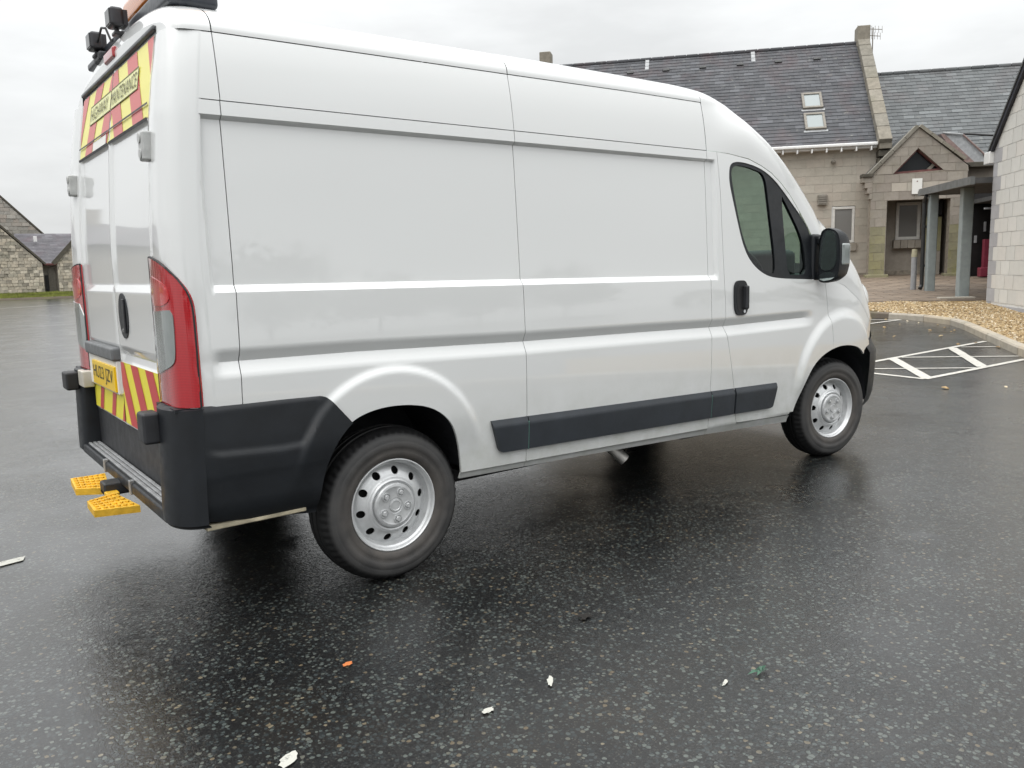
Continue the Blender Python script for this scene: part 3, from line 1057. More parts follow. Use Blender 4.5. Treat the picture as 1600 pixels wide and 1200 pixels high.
corner_patch('stop_lens', 'lamp_bright_red', 0, SMAX, 1.24, 1.39, BRT, 0.0125, 0.008, 40, 24, parent=lamp)
LAMPS = [LAMP * np.array([1.0, 1.0])]
edge = [(LAMP[k], LAMP[(k + 1) % len(LAMP)]) for k in range(len(LAMP))]
mb = MB()
for a, b in edge:
    P = corner(np.array([a[0], b[0]]), np.array([a[1], b[1]]), 0.007)
    if np.hypot(*(a - b)) > 1e-4:
        mb.add(tube(P[0], P[1], 0.0045, 6))
vpart('lamp_seal', mb.mesh('lamp_seal', 'rubber', 60))

# ---- rear doors
XD = lambda z: 0.156 + lean(z)
BELTZ = cv([(0.6, 0.020), (0.68, 0.004), (0.70, 0.0), (0.985, 0.0), (0.99, 0.004), (1.02, 0.016), (1.065, -0.004), (1.10, -0.004), (1.305, -0.004), (1.336, 0.012), (1.95, 0.012), (1.962, 0.004), (2.3, 0.004)])


def rear_door(sgn):
    """sgn +1: the door with the number plate, -1: the door with the handle"""
    y, z = np.meshgrid(np.linspace(0.0035, 0.711, 40), np.unique(np.concatenate([np.linspace(0.69, 2.284, 120), [0.70, 0.985, 0.99, 1.02, 1.065, 1.305, 1.336, 1.95, 1.962]])))
    ins = smoothstep(0.711, 0.66, y) * smoothstep(0.004, 0.04, y)
    x = XD(z) + BELTZ(z) * ins + 0.012 * (1 - smoothstep(0.0, 0.05, 0.711 - y)) * 0.3
    V = np.stack([x, sgn * y, z], -1).reshape(-1, 3)
    Q = np.array(grid_faces(*y.shape))
    if sgn > 0:
        Q = Q[:, ::-1]
    E = MB(); E.V = V.tolist(); E.F = Q.tolist(); E.M = [0] * len(Q)
    nr, nc = y.shape
    rim = [i * nc for i in range(nr)], [i * nc + nc - 1 for i in range(nr)], list(range(nc)), list(range((nr - 1) * nc, nr * nc))
    for r_ in rim:
        b0 = len(E.V)
        E.V.extend([(V[i][0] + 0.03, V[i][1], V[i][2]) for i in r_])
        for k in range(len(r_) - 1):
            E.F.append((r_[k], r_[k + 1], b0 + k + 1, b0 + k)); E.M.append(0)
    return E.build('rear_door', 'van_white', van, smooth=30)


door_l = rear_door(1)
door_r = rear_door(-1)
mb = MB()
for za, zb2 in ((0.66, 1.5), (1.5, 1.95), (1.95, 2.28)):
    xa, xb2 = float(lean(za)) + 0.205, float(lean(zb2)) + 0.205
    mb.add(([(xa, -0.72, za), (xa, 0.72, za), (xb2, 0.72, zb2), (xb2, -0.72, zb2)], [(0, 3, 2, 1)]))
mb.build('door_shut_face', 'dark_hole', van)


def clip_poly(P, n, c):
    """keep the side n.p <= c"""
    R = []
    for k in range(len(P)):
        a, b = P[k], P[(k + 1) % len(P)]
        da, db = n[0] * a[0] + n[1] * a[1] - c, n[0] * b[0] + n[1] * b[1] - c
        if da <= 0:
            R.append(a)
        if da * db < 0:
            t_ = da / (da - db)
            R.append((a[0] + (b[0] - a[0]) * t_, a[1] + (b[1] - a[1]) * t_))
    return R


def clip_convex(P, Cx):
    """P clipped by a counter-clockwise convex polygon"""
    for k in range(len(Cx)):
        a, b = Cx[k], Cx[(k + 1) % len(Cx)]
        e = (b[0] - a[0], b[1] - a[1])
        n = (e[1], -e[0])
        P = clip_poly(P, n, n[0] * a[0] + n[1] * a[1])
        if len(P) < 3:
            return []
    return P


def on_door(polys, name, mat, xoff, parent):
    mb = MB()
    for P in polys:
        # split in height so that the film follows the leaning door
        for z0, z1 in zip(np.arange(0.6, 2.31, 0.05)[:-1], np.arange(0.6, 2.31, 0.05)[1:]):
            Q = clip_convex(list(P), [(-2, z0), (2, z0), (2, z1), (-2, z1)])
            if len(Q) >= 3:
                pl = [(float(XD(q[1])) + float(BELTZ(min(max(q[1], 0.705), 2.28))) - xoff, q[0], q[1]) for q in Q]
                mb.add((pl, [tuple(range(len(pl)))[::-1]]))
    return mb.build(name, mat, parent)


def rect(y0, y1, z0, z1):
    return [(y0, z0), (y1, z0), (y1, z1), (y0, z1)]


# upper chevron film: period 0.35 m across, 0.64 m of run per metre of drop
ZT, CY, K = 2.268, -0.03, 0.64
def chevrons(y0, y1, z0, z1, width, ztop, cy, kk, phase=0.06):
    red = []
    for sg in (1, -1):
        for i in range(-6, 10):
            a = -phase + i * 2 * width if i else -phase
            a, b = i * 2 * width - width + phase, i * 2 * width + phase
            # |y - cy| - kk (ztop - z) in (a, b)
            d0, d1 = kk * (ztop - z0), kk * (ztop - z1)
            P = [(cy + sg * (a + d0), z0), (cy + sg * (b + d0), z0), (cy + sg * (b + d1), z1), (cy + sg * (a + d1), z1)]
            if sg < 0:
                P = P[::-1]
            half = rect(max(y0, cy), y1, z0, z1) if sg > 0 else rect(y0, min(y1, cy), z0, z1)
            if half[0][0] >= half[1][0]:
                continue
            Q = clip_convex(P, half)
            if len(Q) >= 3:
                red.append(Q)
    return red


for dr, y0, y1 in ((door_l, 0.006, 0.700), (door_r, -0.700, -0.006)):
    on_door([rect(y0, y1, 1.968, ZT)], 'chevron_film', 'upper_yellow', 0.003, dr)
    for P_ in chevrons(y0, y1, 1.968, ZT, 0.172, ZT, CY, K):
        on_door([P_], 'chevron_stripe', 'upper_red', 0.0045, dr)
    on_door([rect(y0, y1, 2.016, 2.024), rect(y0, y1, 1.956, 1.968)], 'window_bar', 'dark_plastic', 0.010, dr)
    p0, p1 = max(y0, -0.505), min(y1, 0.465)
    on_door([rect(p0, p1, 2.106, 2.196)], 'text_panel', 'panel_yellow', 0.006, dr)
    bd = [rect(p0, p1, 2.106, 2.110), rect(p0, p1, 2.192, 2.196)]
    bd.append(rect(p1 - 0.005, p1, 2.11, 2.192) if dr is door_l else rect(p0, p0 + 0.005, 2.11, 2.192))
    on_door(bd, 'panel_border', 'letter_olive', 0.0075, dr)
on_door([rect(0.06, 0.36, 1.970, 2.012)], 'blank_patch', 'sign_white', 0.006, door_l)


def rear_text(body, yc, zc, wd, ht, mat, name, parent, xoff):
    me = text_mesh(body, wd, ht, mat)
    co = np.empty(len(me.vertices) * 3)
    me.vertices.foreach_get('co', co)
    co = co.reshape(-1, 3).copy()
    y = yc - co[:, 0]
    z = zc + co[:, 1]
    x = XD(z) + BELTZ(np.clip(z, 0.705, 2.28)) - xoff
    me.vertices.foreach_set('co', np.stack([x, y, z], -1).ravel())
    me.update()
    return link(name, me, parent, -world_loc(parent))


rear_text('HIGHWAY', 0.245, 2.151, 0.385, 0.058, 'letter_olive', 'lettering', door_l, 0.009)
rear_text('MAINTENANCE', -0.245, 2.151, 0.475, 0.058, 'letter_olive', 'lettering', door_r, 0.009)
# lower chevrons, plate and its lamp
on_door([rect(-0.695, -0.006, 0.700, 0.985)], 'chevron_film', 'sticker_yellow', 0.003, door_r)
for P_ in chevrons(-0.695, -0.006, 0.700, 0.985, 0.13, 0.985, 0.03, 0.62, 0.10):
    on_door([P_], 'chevron_stripe', 'sticker_red', 0.0045, door_r)
on_door([rect(0.006, 0.690, 0.700, 0.835)], 'chevron_film', 'sticker_yellow', 0.003, door_l)
for P_ in ([(0.50, 0.70), (0.58, 0.70), (0.50, 0.835), (0.42, 0.835)], [(0.22, 0.70), (0.30, 0.70), (0.22, 0.835), (0.14, 0.835)], [(0.006, 0.70), (0.06, 0.70), (0.006, 0.79)]):
    on_door([P_], 'chevron_stripe', 'sticker_red', 0.0045, door_l)
MB().add(rbox((0.136, 0.018, 0.826), (0.160, 0.668, 0.985), 0.006)).build('plate_backing', 'plate_white', door_l, smooth=30)
MB().add(rbox((0.126, 0.03, 0.838), (0.140, 0.545, 0.958), 0.003)).build('number_plate', 'plate_yellow', door_l, smooth=30)
me = text_mesh('HU23 JZV', 0.455, 0.082, 'letter_black')
co = np.empty(len(me.vertices) * 3); me.vertices.foreach_get('co', co); co = co.reshape(-1, 3).copy()
me.vertices.foreach_set('co', np.stack([np.full(len(co), 0.1245), 0.288 - co[:, 0], 0.898 + co[:, 1]], -1).ravel()); me.update()
link('lettering', me, door_l, -world_loc(door_l))
MB().add(rbox((0.118, 0.012, 0.985), (0.165, 0.655, 1.048), 0.012)).build('plate_lamp_housing', 'grey_plastic', door_l, smooth=30)
# rear handle: dish, grip and lock
def oval(cy, cz, ry, rz, n=28, p=2.6):
    return [(cy + ry * math.copysign(abs(math.cos(a)) ** (2 / p), math.cos(a)), cz + rz * math.copysign(abs(math.sin(a)) ** (2 / p), math.sin(a))) for a in np.linspace(0, 2 * math.pi, n, endpoint=False)]
hd = MB().add(prism(oval(-0.165, 1.20, 0.086, 0.100, 32, 2.2), lambda p: (0.165, p[0], p[1]), lambda p: (0.1485, p[0], p[1])))
hd = hd.build('door_handle', 'black_plastic', door_r, smooth=30)
MB().add(rbox((0.140, -0.215, 1.125), (0.150, -0.185, 1.275), 0.004)).build('grip', 'dark_plastic', hd, smooth=40)
MB().add(tube((0.149, -0.150, 1.135), (0.145, -0.150, 1.135), 0.010, 14)).build('lock', 'chrome', hd, smooth=40)
# hinges on both corner posts
mb = MB()
mb.add(rbox((0.136, -0.805, 1.795), (0.178, -0.738, 1.90), 0.008))
mb.add(tube((0.132, -0.768, 1.820), (0.185, -0.768, 1.820), 0.018, 14))
mb.add(tube((0.132, -0.768, 1.876), (0.185, -0.768, 1.876), 0.018, 14))
vpart('door_hinge', mb.mesh('door_hinge', 'hinge_grey', 40))

# ---- rear bumper, step, buffers
BS = np.array([(0.20, 0.90), (0.20, 0.36), (0.70, 0.36), (0.72, 0.5), (0.76, 0.66), (0.806, 0.742), (0.720, 0.846), (0.710, 0.858), (0.700, 0.867), (0.688, 0.873), (0.672, 0.8765), (0.45, 0.882), (0.205, 0.889)])
xg, zg = np.meshgrid(np.linspace(0.20, 0.80, 62), np.linspace(0.40, 0.90, 52))
zcrease = cv([(0.2, 0.725), (0.26, 0.709), (0.50, 0.696), (0.58, 0.70), (0.63, 0.76), (0.66, 0.83)])
def surf_bump(x, z):
    zc = zcrease(x)
    o = 0.016 + 0.010 * smoothstep(zc + 0.01, zc - 0.015, z) * smoothstep(0.68, 0.60, x) * smoothstep(0.2, 0.26, x)
    o = o - 0.05 * np.clip((0.52 - z) / 0.12, 0, 1) ** 2 - 0.010 * smoothstep(0.868, 0.885, z)
    o = o + np.maximum(disp(x, z), 0) + 0.004 - 0.012 * smoothstep(0.66, 0.90, z) - 0.10 * np.clip(0.62 - z, 0, 1)
    return np.stack([x, -(Yb(x, np.maximum(z, 0.6)) + o), z], -1)
zb_ = 0.445 - 0.06 * np.clip((xg - 0.2) / 0.45, 0, 1)
xg2, zg2 = xg, zb_ + (zg - 0.40) / 0.50 * (0.90 - zb_)
V, Q = grid_mesh(xg2, zg2, surf_bump, BS, [ARCH_R], 0.03)
rb = vpart('rear_bumper', raw_mesh('rear_bumper', V, Q, 'black_plastic', 35))
BP = chaikin([(0.27, 0.785), (0.115, 0.785), (0.092, 0.80), (0.082, 0.86), (0.084, 0.92), (0.105, 0.985), (0.145, 1.025), (0.198, 1.037)], 3, False)
BL = np.concatenate([[0], np.cumsum(np.hypot(*np.diff(BP, axis=0).T))])
s, z = np.meshgrid(np.linspace(0, BL[-1], 44), np.array([0.425, 0.43, 0.445, 0.47, 0.52, 0.6, 0.66, 0.70, 0.74, 0.80, 0.86, 0.880, 0.888, 0.889]))
px = np.interp(s, BL, BP[:, 0]); py = np.interp(s, BL, BP[:, 1])
k_ = np.where(z > 0.885, 0.96, 1.0) * np.where(z < 0.44, 0.975, 1.0)
V = np.stack([px + (1 - k_) * 0.6 + 0.012 * np.clip((z - 0.5) / 0.4, 0, 1), -py * k_, z], -1)
vpart('bumper_corner', raw_mesh('bumper_corner', V.reshape(-1, 3), np.array(grid_faces(*s.shape))[:, ::-1], 'black_plastic', 40))
vpart('bumper_cap', MB().add(box((0.12, -1.0, 0.872), (0.26, -0.74, 0.886))).mesh('bumper_cap', 'black_plastic'))
MB().add(rbox((0.175, -0.79, 0.47), (0.30, 0.79, 0.694), 0.01)).build('bumper_centre', 'dark_plastic', van, smooth=30)
mb = MB().add(rbox((0.09, -0.85, 0.425), (0.27, 0.85, 0.478), 0.012))
step = mb.build('rear_step', 'black_plastic', van, smooth=30)
for k in range(7):
    xx = 0.112 + 0.021 * k
    MB().add(rbox((xx, -0.835, 0.474), (xx + 0.016, 0.825, 0.486), 0.003, 1)).build('tread_rib', 'step_tread', step)
for yy in (-0.28, 0.26):
    MB().add(rbox((0.084, yy - 0.012, 0.424), (0.105, yy + 0.012, 0.488), 0.003, 1)).build('step_joint', 'step_tread', step)
MB().add(rbox((0.035, -0.872, 0.745), (0.10, -0.775, 0.865), 0.012)).build('door_buffer', 'dark_plastic', van, smooth=40)
MB().add(rbox((0.035, 0.80, 0.775), (0.10, 0.93, 0.872), 0.012)).build('door_buffer', 'rubber', van, smooth=40)
MB().add(rbox((0.095, 0.66, 0.80), (0.15, 0.80, 0.885), 0.006)).build('latch_bracket', 'cream_metal', van, smooth=40)
# tow bar with two yellow foot plates
mb = MB()
mb.add(rbox((0.02, -0.07, 0.38), (0.30, 0.03, 0.44), 0.01))
tow = mb.build('tow_bar', 'dark_plastic', van, smooth=40)
def pad(P, z0, z1, name):
    mb = MB().add(prism(P, lambda p: (p[0], p[1], z0), lambda p: (p[0], p[1], z1)))
    c = np.mean(P, 0)
    for a in np.linspace(0.12, 0.88, 6):
        for b in np.linspace(0.12, 0.88, 5):
            q = (np.array(P[0]) * (1 - a) + np.array(P[1]) * a) * (1 - b) + (np.array(P[3]) * (1 - a) + np.array(P[2]) * a) * b
            mb.add(tube((q[0], q[1], z1), (q[0], q[1], z1 + 0.006), 0.009, 6))
    return mb.build(name, 'tow_yellow', tow)
pad([(-0.055, 0.335), (0.10, 0.335), (0.055, 0.005), (-0.072, 0.09)], 0.372, 0.402, 'foot_plate')
pad([(-0.07, -0.175), (0.055, -0.10), (0.095, -0.41), (-0.075, -0.36)], 0.372, 0.402, 'foot_plate')
MB().add(rbox((0.02, -0.12, 0.385), (0.075, 0.06, 0.405), 0.006)).build('plate_link', 'tow_yellow', tow)
vpart('sill_skid', MB().add(rbox((0.20, -0.99, 0.405), (0.60, -0.90, 0.43), 0.006)).mesh('sill_skid', 'rust_white', 40))

# ---- black rubbing strip along the side
strip_t = cv([(1.5, 0.657), (3.74, 0.601)])
strip_b = cv([(1.5, 0.497), (3.74, 0.447)])
OUT = np.array([(1.513, 0.6585), (1.552, 0.522), (1.560, 0.508), (1.575, 0.4985), (3.66, 0.4475), (3.690, 0.449), (3.704, 0.458), (3.742, 0.6025)])
def surf_strip(x, z):
    b = np.clip((strip_t(x) - z) / 0.028, 0, 1)
    return np.stack([x, -(Yb(x, z) + 0.006 + 0.014 * b), z], -1)
for x0, x1 in ((1.50, 1.731), (1.731, 3.100), (3.100, 3.312), (3.322, 3.76)):
    side_patch('rubbing_strip', const(x0), const(x1), lambda x: strip_b(x) - 0.004, lambda x: strip_t(x) + 0.004, 'strip_plastic', feats=[lambda x: strip_t(x) - 0.028], inc=OUT, dx=0.02, dz=0.01, lip=0.03,
               gap=0.0028, surf=surf_strip, parent=front_door if x0 > 3.3 else None, mirror=x0 < 3.3)
for x0 in (1.731, 3.100):
    P = surf_side(np.full(6, x0), np.linspace(float(strip_b(x0)), float(strip_t(x0)) - 0.02, 6), 0.016)
    MB().add(polytube([tuple(p) for p in P], 0.0035, 6)).build('sealant_bead', 'sealant_green', van)

# ---- door handle
def plate_on_side(poly, o0, o1):
    return prism(poly, lambda p: tuple(surf_side(np.array(p[0]), np.array(p[1]), o0)), lambda p: tuple(surf_side(np.array(p[0]), np.array(p[1]), o1)))
hpoly = oval(3.364, 1.153, 0.064, 0.103, 32, 3.4)
me = MB().add(plate_on_side(hpoly[::-1], -0.004, 0.010)).mesh('door_handle', 'black_plastic', 30)
h = link('door_handle', me, front_door, -world_loc(front_door))
hin = oval(3.352, 1.150, 0.034, 0.078, 24, 2.4)
MB().add(plate_on_side(hin[::-1], 0.008, 0.0112)).build('recess', 'rubber', h)
mb = MB().add(rbox((3.376, -1.058, 1.085), (3.402, -1.020, 1.225), 0.010))
mb.build('grip', 'dark_plastic', h, smooth=40)
mb = MB().add(tube((3.385, -1.020, 1.072), (3.385, -1.034, 1.072), 0.010, 14))
mb.build('lock', 'chrome', h, smooth=40)

# ---- door mirror
def mirror():
    prof = [(-1.05, 1.213), (-1.17, 1.230), (-1.190, 1.30), (-1.190, 1.47), (-1.172, 1.535), (-1.12, 1.562), (-1.075, 1.56), (-1.047, 1.53), (-1.040, 1.40), (-1.040, 1.26)]
    P = chaikin(prof, 2)
    c = P.mean(0)
    mb = MB()
    rings = [(4.135, 0.96), (4.13, 1.0), (4.15, 1.02), (4.20, 1.0), (4.25, 0.90), (4.285, 0.72), (4.30, 0.45)]
    n = len(P)
    for xx, k in rings:
        mb.V.extend([(xx, c[0] + (p[0] - c[0]) * k, c[1] + (p[1] - c[1]) * k) for p in P])
    for i in range(len(rings) - 1):
        for j in range(n):
            mb.F.append((i * n + j, i * n + (j + 1) % n, (i + 1) * n + (j + 1) % n, (i + 1) * n + j)); mb.M.append(0)
    mb.F.append(tuple(range(n))); mb.M.append(0)
    mb.F.append(tuple(range((len(rings) - 1) * n, len(rings) * n))[::-1]); mb.M.append(0)
    mo = mb.build('door_mirror', 'black_plastic', van, smooth=45)
    g = chaikin([(-1.044, 1.292), (-1.165, 1.297), (-1.168, 1.46), (-1.150, 1.535), (-1.105, 1.556), (-1.068, 1.535), (-1.046, 1.44)], 2)
    MB().add(prism([tuple(p) for p in g], lambda p: (4.136, p[0], p[1]), lambda p: (4.1275 + 0.05 * (p[0] + 1.11), p[0], p[1]))).build('mirror_glass', 'mirror_glass', mo)
    g = chaikin([(-1.052, 1.224), (-1.160, 1.240), (-1.166, 1.286), (-1.046, 1.282)], 1)
    MB().add(prism([tuple(p) for p in g], lambda p: (4.136, p[0], p[1]), lambda p: (4.127 + 0.10 * (p[0] + 1.11), p[0], p[1]))).build('blind_spot_glass', 'mirror_glass', mo)
    MB().add(rbox((4.150, -1.203, 1.325), (4.235, -1.165, 1.465), 0.014)).build('indicator_lens', 'lamp_clear', mo, smooth=40)
    mb = MB()
    mb.add(rbox((4.16, -1.05, 1.235), (4.24, -0.96, 1.285), 0.014))
    mb.add(rbox((4.16, -1.05, 1.46), (4.24, -0.90, 1.51), 0.014))
    mb.add(rbox((4.12, -1.012, 1.225), (4.215, -0.90, 1.53), 0.02))
    mb.build('mirror_arm', 'black_plastic', mo, smooth=40)
mirror()

# ---- wheels
def make_wheel():
    def mod(k, i, r):
        if TY[k][2]:
            return r * 1.0 - (0.006 if (i // 2) % 2 else 0.0)
        return r
    TY = [(0.200, -0.160, 0), (0.215, -0.178, 0), (0.27, -0.186, 0), (0.315, -0.175, 0), (0.331, -0.158, 1), (0.338, -0.135, 0), (0.333, -0.133, 0), (0.333, -0.122, 0), (0.3405, -0.120, 0), (0.342, -0.100, 0), (0.335, -0.098, 0), (0.335, -0.088, 0),
          (0.342, -0.086, 0), (0.3415, -0.060, 0), (0.334, -0.058, 0), (0.334, -0.047, 0), (0.340, -0.045, 0), (0.3375, -0.032, 0), (0.333, -0.020, 1), (0.325, -0.006, 1), (0.315, 0.005, 0), (0.303, 0.012, 0), (0.290, 0.0165, 0), (0.286, 0.0165, 0),
          (0.283, 0.0185, 0), (0.262, 0.0195, 0), (0.259, 0.0175, 0), (0.240, 0.0155, 0), (0.236, 0.0165, 0), (0.224, 0.012, 0), (0.215, 0.008, 0), (0.211, 0.002, 0), (0.204, -0.006, 0)]
    LV, LF = lathe([(a * (1.0115 if a > 0.30 else 1.0), b) for a, b, _ in TY], 240, mod=mod)
    LV = np.array(LV)
    low = np.clip((-LV[:, 2] - 0.24) / 0.10, 0, 1) ** 2
    LV[:, 1] += np.where(LV[:, 1] < 0.08, -0.009, 0.009) * low          # sidewall bulge over the contact patch
    LV[:, 2] = np.maximum(LV[:, 2], -0.3415)                            # flattened where it stands on the road
    ty = MB().add((LV.tolist(), LF)).mesh('tyre', 'tyre_rubber', 40)
    # rim with ten punched holes
    PR = [(0.2085, -0.014), (0.2095, -0.002), (0.2075, 0.003), (0.2035, 0.004), (0.200, 0.001), (0.1975, -0.010), (0.193, -0.016), (0.188, -0.020), (0.184, -0.040), (0.180, -0.050), (0.174, -0.048), (0.165, -0.040), (0.150, -0.029), (0.135, -0.021), (0.124, -0.017), (0.120, -0.012),
          (0.116, -0.004), (0.111, -0.001), (0.106, -0.003), (0.102, -0.010), (0.05, -0.010)]
    R_ = np.array([p[0] for p in PR]); Dp = np.array([p[1] for p in PR])
    rr = np.unique(np.concatenate([R_, np.linspace(0.12, 0.182, 22)]))[::-1]
    th = np.linspace(0, 2 * math.pi, 361)
    r, t_ = np.meshgrid(rr, th, indexing='ij')
    x, z = r * np.cos(t_), r * np.sin(t_)
    holes = [[(0.1505 * math.cos(a) + 0.0175 * math.cos(b), 0.1505 * math.sin(a) + 0.0175 * math.sin(b)) for b in np.linspace(0, 2 * math.pi, 24, endpoint=False)] for a in np.arange(10) * 2 * math.pi / 10 + 0.2]
    prof = lambda a, b: np.interp(np.hypot(a, b), R_[::-1], Dp[::-1])
    band = (rr < 0.186) & (rr > 0.118)
    i0, i1 = np.nonzero(band)[0][[0, -1]]
    mb = MB()
    V, Q = grid_mesh(x[i0:i1 + 1], z[i0:i1 + 1], lambda a, b: np.stack([a, -prof(a, b), b], -1), None, holes, 0.006, (0, 1, 0))
    mb.V, mb.F, mb.M = V.tolist(), Q.tolist(), [0] * len(Q)
    for sl in (slice(0, i0 + 1), slice(i1, len(rr))):
        X, Z = x[sl], z[sl]
        mb.add((np.stack([X, -prof(X, Z), Z], -1).reshape(-1, 3).tolist(), grid_faces(*X.shape)))
    rim = mb.mesh('wheel', 'rim_silver', 40)
    hub = MB().add(lathe([(0.100, -0.012), (0.099, 0.004), (0.094, 0.010), (0.085, 0.012), (0.080, 0.0095), (0.036, 0.0125), (0.033, 0.010), (0.030, 0.010), (0.028, 0.0145), (0.022, 0.0155), (0.020, 0.0135), (0.0, 0.0135)], 72))
    for k in range(5):
        a = 2 * math.pi * k / 5 + math.pi / 2 + 0.2
        cx_, cz_ = 0.062 * math.cos(a), 0.062 * math.sin(a)
        hub.add(xf(lathe([(0.0205, 0.009), (0.0195, 0.0145), (0.0165, 0.0145), (0.0155, 0.009)], 20), lambda v: (v[0] + cx_, v[1], v[2] + cz_)))
        a2 = a + math.pi / 5
        hub.add(rbox((0, 0, 0), (0.001, 0.001, 0.001), 0.0001, 1))
    hubm = hub.mesh('hub_cap', 'hub_silver', 35)
    bolt = MB().add(lathe([(0.0125, 0.006), (0.0120, 0.017), (0.0095, 0.020), (0.0, 0.020)], 6)).mesh('wheel_bolt', 'hub_silver', 20)
    well = MB().add(tube((0, 0.06, 0), (0, 0.075, 0), 0.20, 40)).mesh('brake_drum', 'dark_hole')
    return ty, rim, hubm, bolt, well


WH = make_wheel()
for (wx, wy, wz, st) in ((1.015, -0.965, 0.3425, 0), (4.465, -0.962, 0.3415, -8.0), (1.015, 0.965, 0.3425, 0), (4.465, 0.962, 0.3415, -8.0)):
    wl_ = link('wheel', WH[1], van, Vector((wx, wy, wz)) - VL)
    wl_.rotation_euler = (0, random.uniform(0, 6), math.radians(st) + (math.pi if wy > 0 else 0))
    link('tyre', WH[0], wl_, Vector((0, 0, 0))).rotation_euler = (0, -wl_.rotation_euler[1], 0)
    link('hub_cap', WH[2], wl_, Vector((0, 0, 0)))
    link('brake_drum', WH[4], wl_, Vector((0, 0, 0)))
    for k in range(5):
        a = 2 * math.pi * k / 5 + math.pi / 2 + 0.2
        link('wheel_bolt', WH[3], wl_, Vector((0.062 * math.cos(a), 0, 0.062 * math.sin(a))))

# ---- underside, wheel wells, interior
def liner(cx, r0, zb_):
    a = np.linspace(0.0, math.pi, 40)
    V, n = [], len(a)
    for y in (-0.985, -0.56):
        V += [(cx + r0 * math.cos(q), y, zb_ + r0 * math.sin(q)) for q in a]
    F = [(k, k + 1, n + k + 1, n + k) for k in range(n - 1)] + [tuple(range(n, 2 * n))]
    return V, F
vpart('wheel_arch_liner', MB().add(liner(1.0, 0.385, 0.45)).mesh('wheel_arch_liner', 'liner'))
vpart('wheel_arch_liner', MB().add(liner(4.40, 0.455, 0.36)).mesh('wheel_arch_liner', 'liner'))
mb = MB()
mb.add(box((1.42, -0.93, 0.41), (3.85, 0.93, 0.46)))
mb.add(box((0.30, -0.55, 0.33), (5.2, 0.55, 0.44)))
mb.add(box((0.28, -0.95, 0.42), (0.60, 0.95, 0.46)))
mb.add(box((0.9, -0.80, 0.28), (1.1, 0.80, 0.42)))
mb.add(box((1.4, -0.50, 0.24), (3.9, -0.32, 0.36)))
mb.add(box((1.4, 0.32, 0.24), (3.9, 0.50, 0.36)))
mb.add(box((1.55, -0.15, 0.20), (2.95, 0.72, 0.42)))  # unseen tank box, added to block light under the van
mb.add(box((3.3, -0.62, 0.24), (4.9, 0.62, 0.44)))
mb.add(box((0.22, -0.80, 0.42), (0.34, 0.80, 0.46)))
mb.build('underbody', 'underbody', van)
mb = MB().add(xf(lathe([(0.0, 0.0), (0.31, 0.0), (0.335, 0.04), (0.335, 0.17), (0.31, 0.20), (0.0, 0.20)], 40), lambda v: (0.62 + v[0], v[2], 0.42 + v[1])))
mb.build('unseen_spare_wheel', 'tyre_rubber', van, smooth=40)  # unseen, added to stop light reaching the ground beneath
mb = MB().add(tube((1.015, -0.80, 0.33), (1.015, 0.80, 0.33), 0.06, 14))
for yy in (-0.52, 0.52):
    mb.add(polytube([(0.35, yy, 0.40), (0.7, yy, 0.31), (1.015, yy, 0.27), (1.35, yy, 0.31), (1.75, yy, 0.40)], 0.035, 8))
mb.build('unseen_rear_axle', 'underbody', van, smooth=40)  # unseen axle and springs, added to darken the ground under the van
mb = MB().add(tube((2.50, -0.76, 0.36), (2.575, -0.835, 0.262), 0.034, 18, caps=False))
mb.add(tube((2.50, -0.76, 0.36), (2.572, -0.832, 0.266), 0.029, 18))
mb.build('exhaust_pipe', 'steel_exhaust', van, smooth=50)
MB().add(box((3.12, -0.93, 0.45), (3.14, 0.93, 2.2))).build('bulkhead', 'dark_plastic', van)
def seat(y0, y1):
    mb = MB()
    mb.add(rbox((3.45, y0, 0.75), (3.95, y1, 0.98), 0.05))
    mb.add(xf(rbox((0, y0, 0), (0.14, y1, 0.62), 0.05), lambda v: (3.42 + v[0] - 0.22 * v[2], v[1], 0.95 + v[2])))
    s = mb.build('seat', 'seat_fabric', van, smooth=50)
    yc = 0.5 * (y0 + y1)
    MB().add(xf(rbox((0, yc - 0.13, 0), (0.10, yc + 0.13, 0.20), 0.04), lambda v: (3.29 + v[0] - 0.15 * v[2], v[1], 1.60 + v[2]))).build('headrest', 'seat_fabric', s, smooth=50)
seat(-0.72, -0.22)
seat(0.0, 0.78)
mb = MB()
mb.add(rbox((4.25, -0.86, 0.75), (4.72, 0.86, 1.27), 0.06))
mb.add(rbox((4.18, -0.68, 1.12), (4.45, -0.22, 1.44), 0.05))
mb.build('dashboard', 'dark_plastic', van, smooth=50)
mb = MB()
n, mm = 32, 10
for i in range(n):
    a = 2 * math.pi * i / n
    for j in range(mm):
        b = 2 * math.pi * j / mm
        rr_ = 0.185 + 0.016 * math.cos(b)
        p = Vector((0.016 * math.sin(b), rr_ * math.cos(a), rr_ * math.sin(a)))
        p.rotate(Matrix.Rotation(math.radians(-28), 3, 'Y'))
        mb.V.append((4.08 + p.x, -0.46 + p.y, 1.29 + p.z))
for i in range(n):
    for j in range(mm):
        mb.F.append((i * mm + j, ((i + 1) % n) * mm + j, ((i + 1) % n) * mm + (j + 1) % mm, i * mm + (j + 1) % mm)); mb.M.append(0)
mb.add(rbox((4.07, -0.62, 1.22), (4.13, -0.30, 1.26), 0.015))
mb.build('steering_wheel', 'black_plastic', van, smooth=50)
MB().add(box((3.47, -0.925, 1.35), (3.475, -0.84, 1.39))).build('cab_sticker', 'sign_white', van)

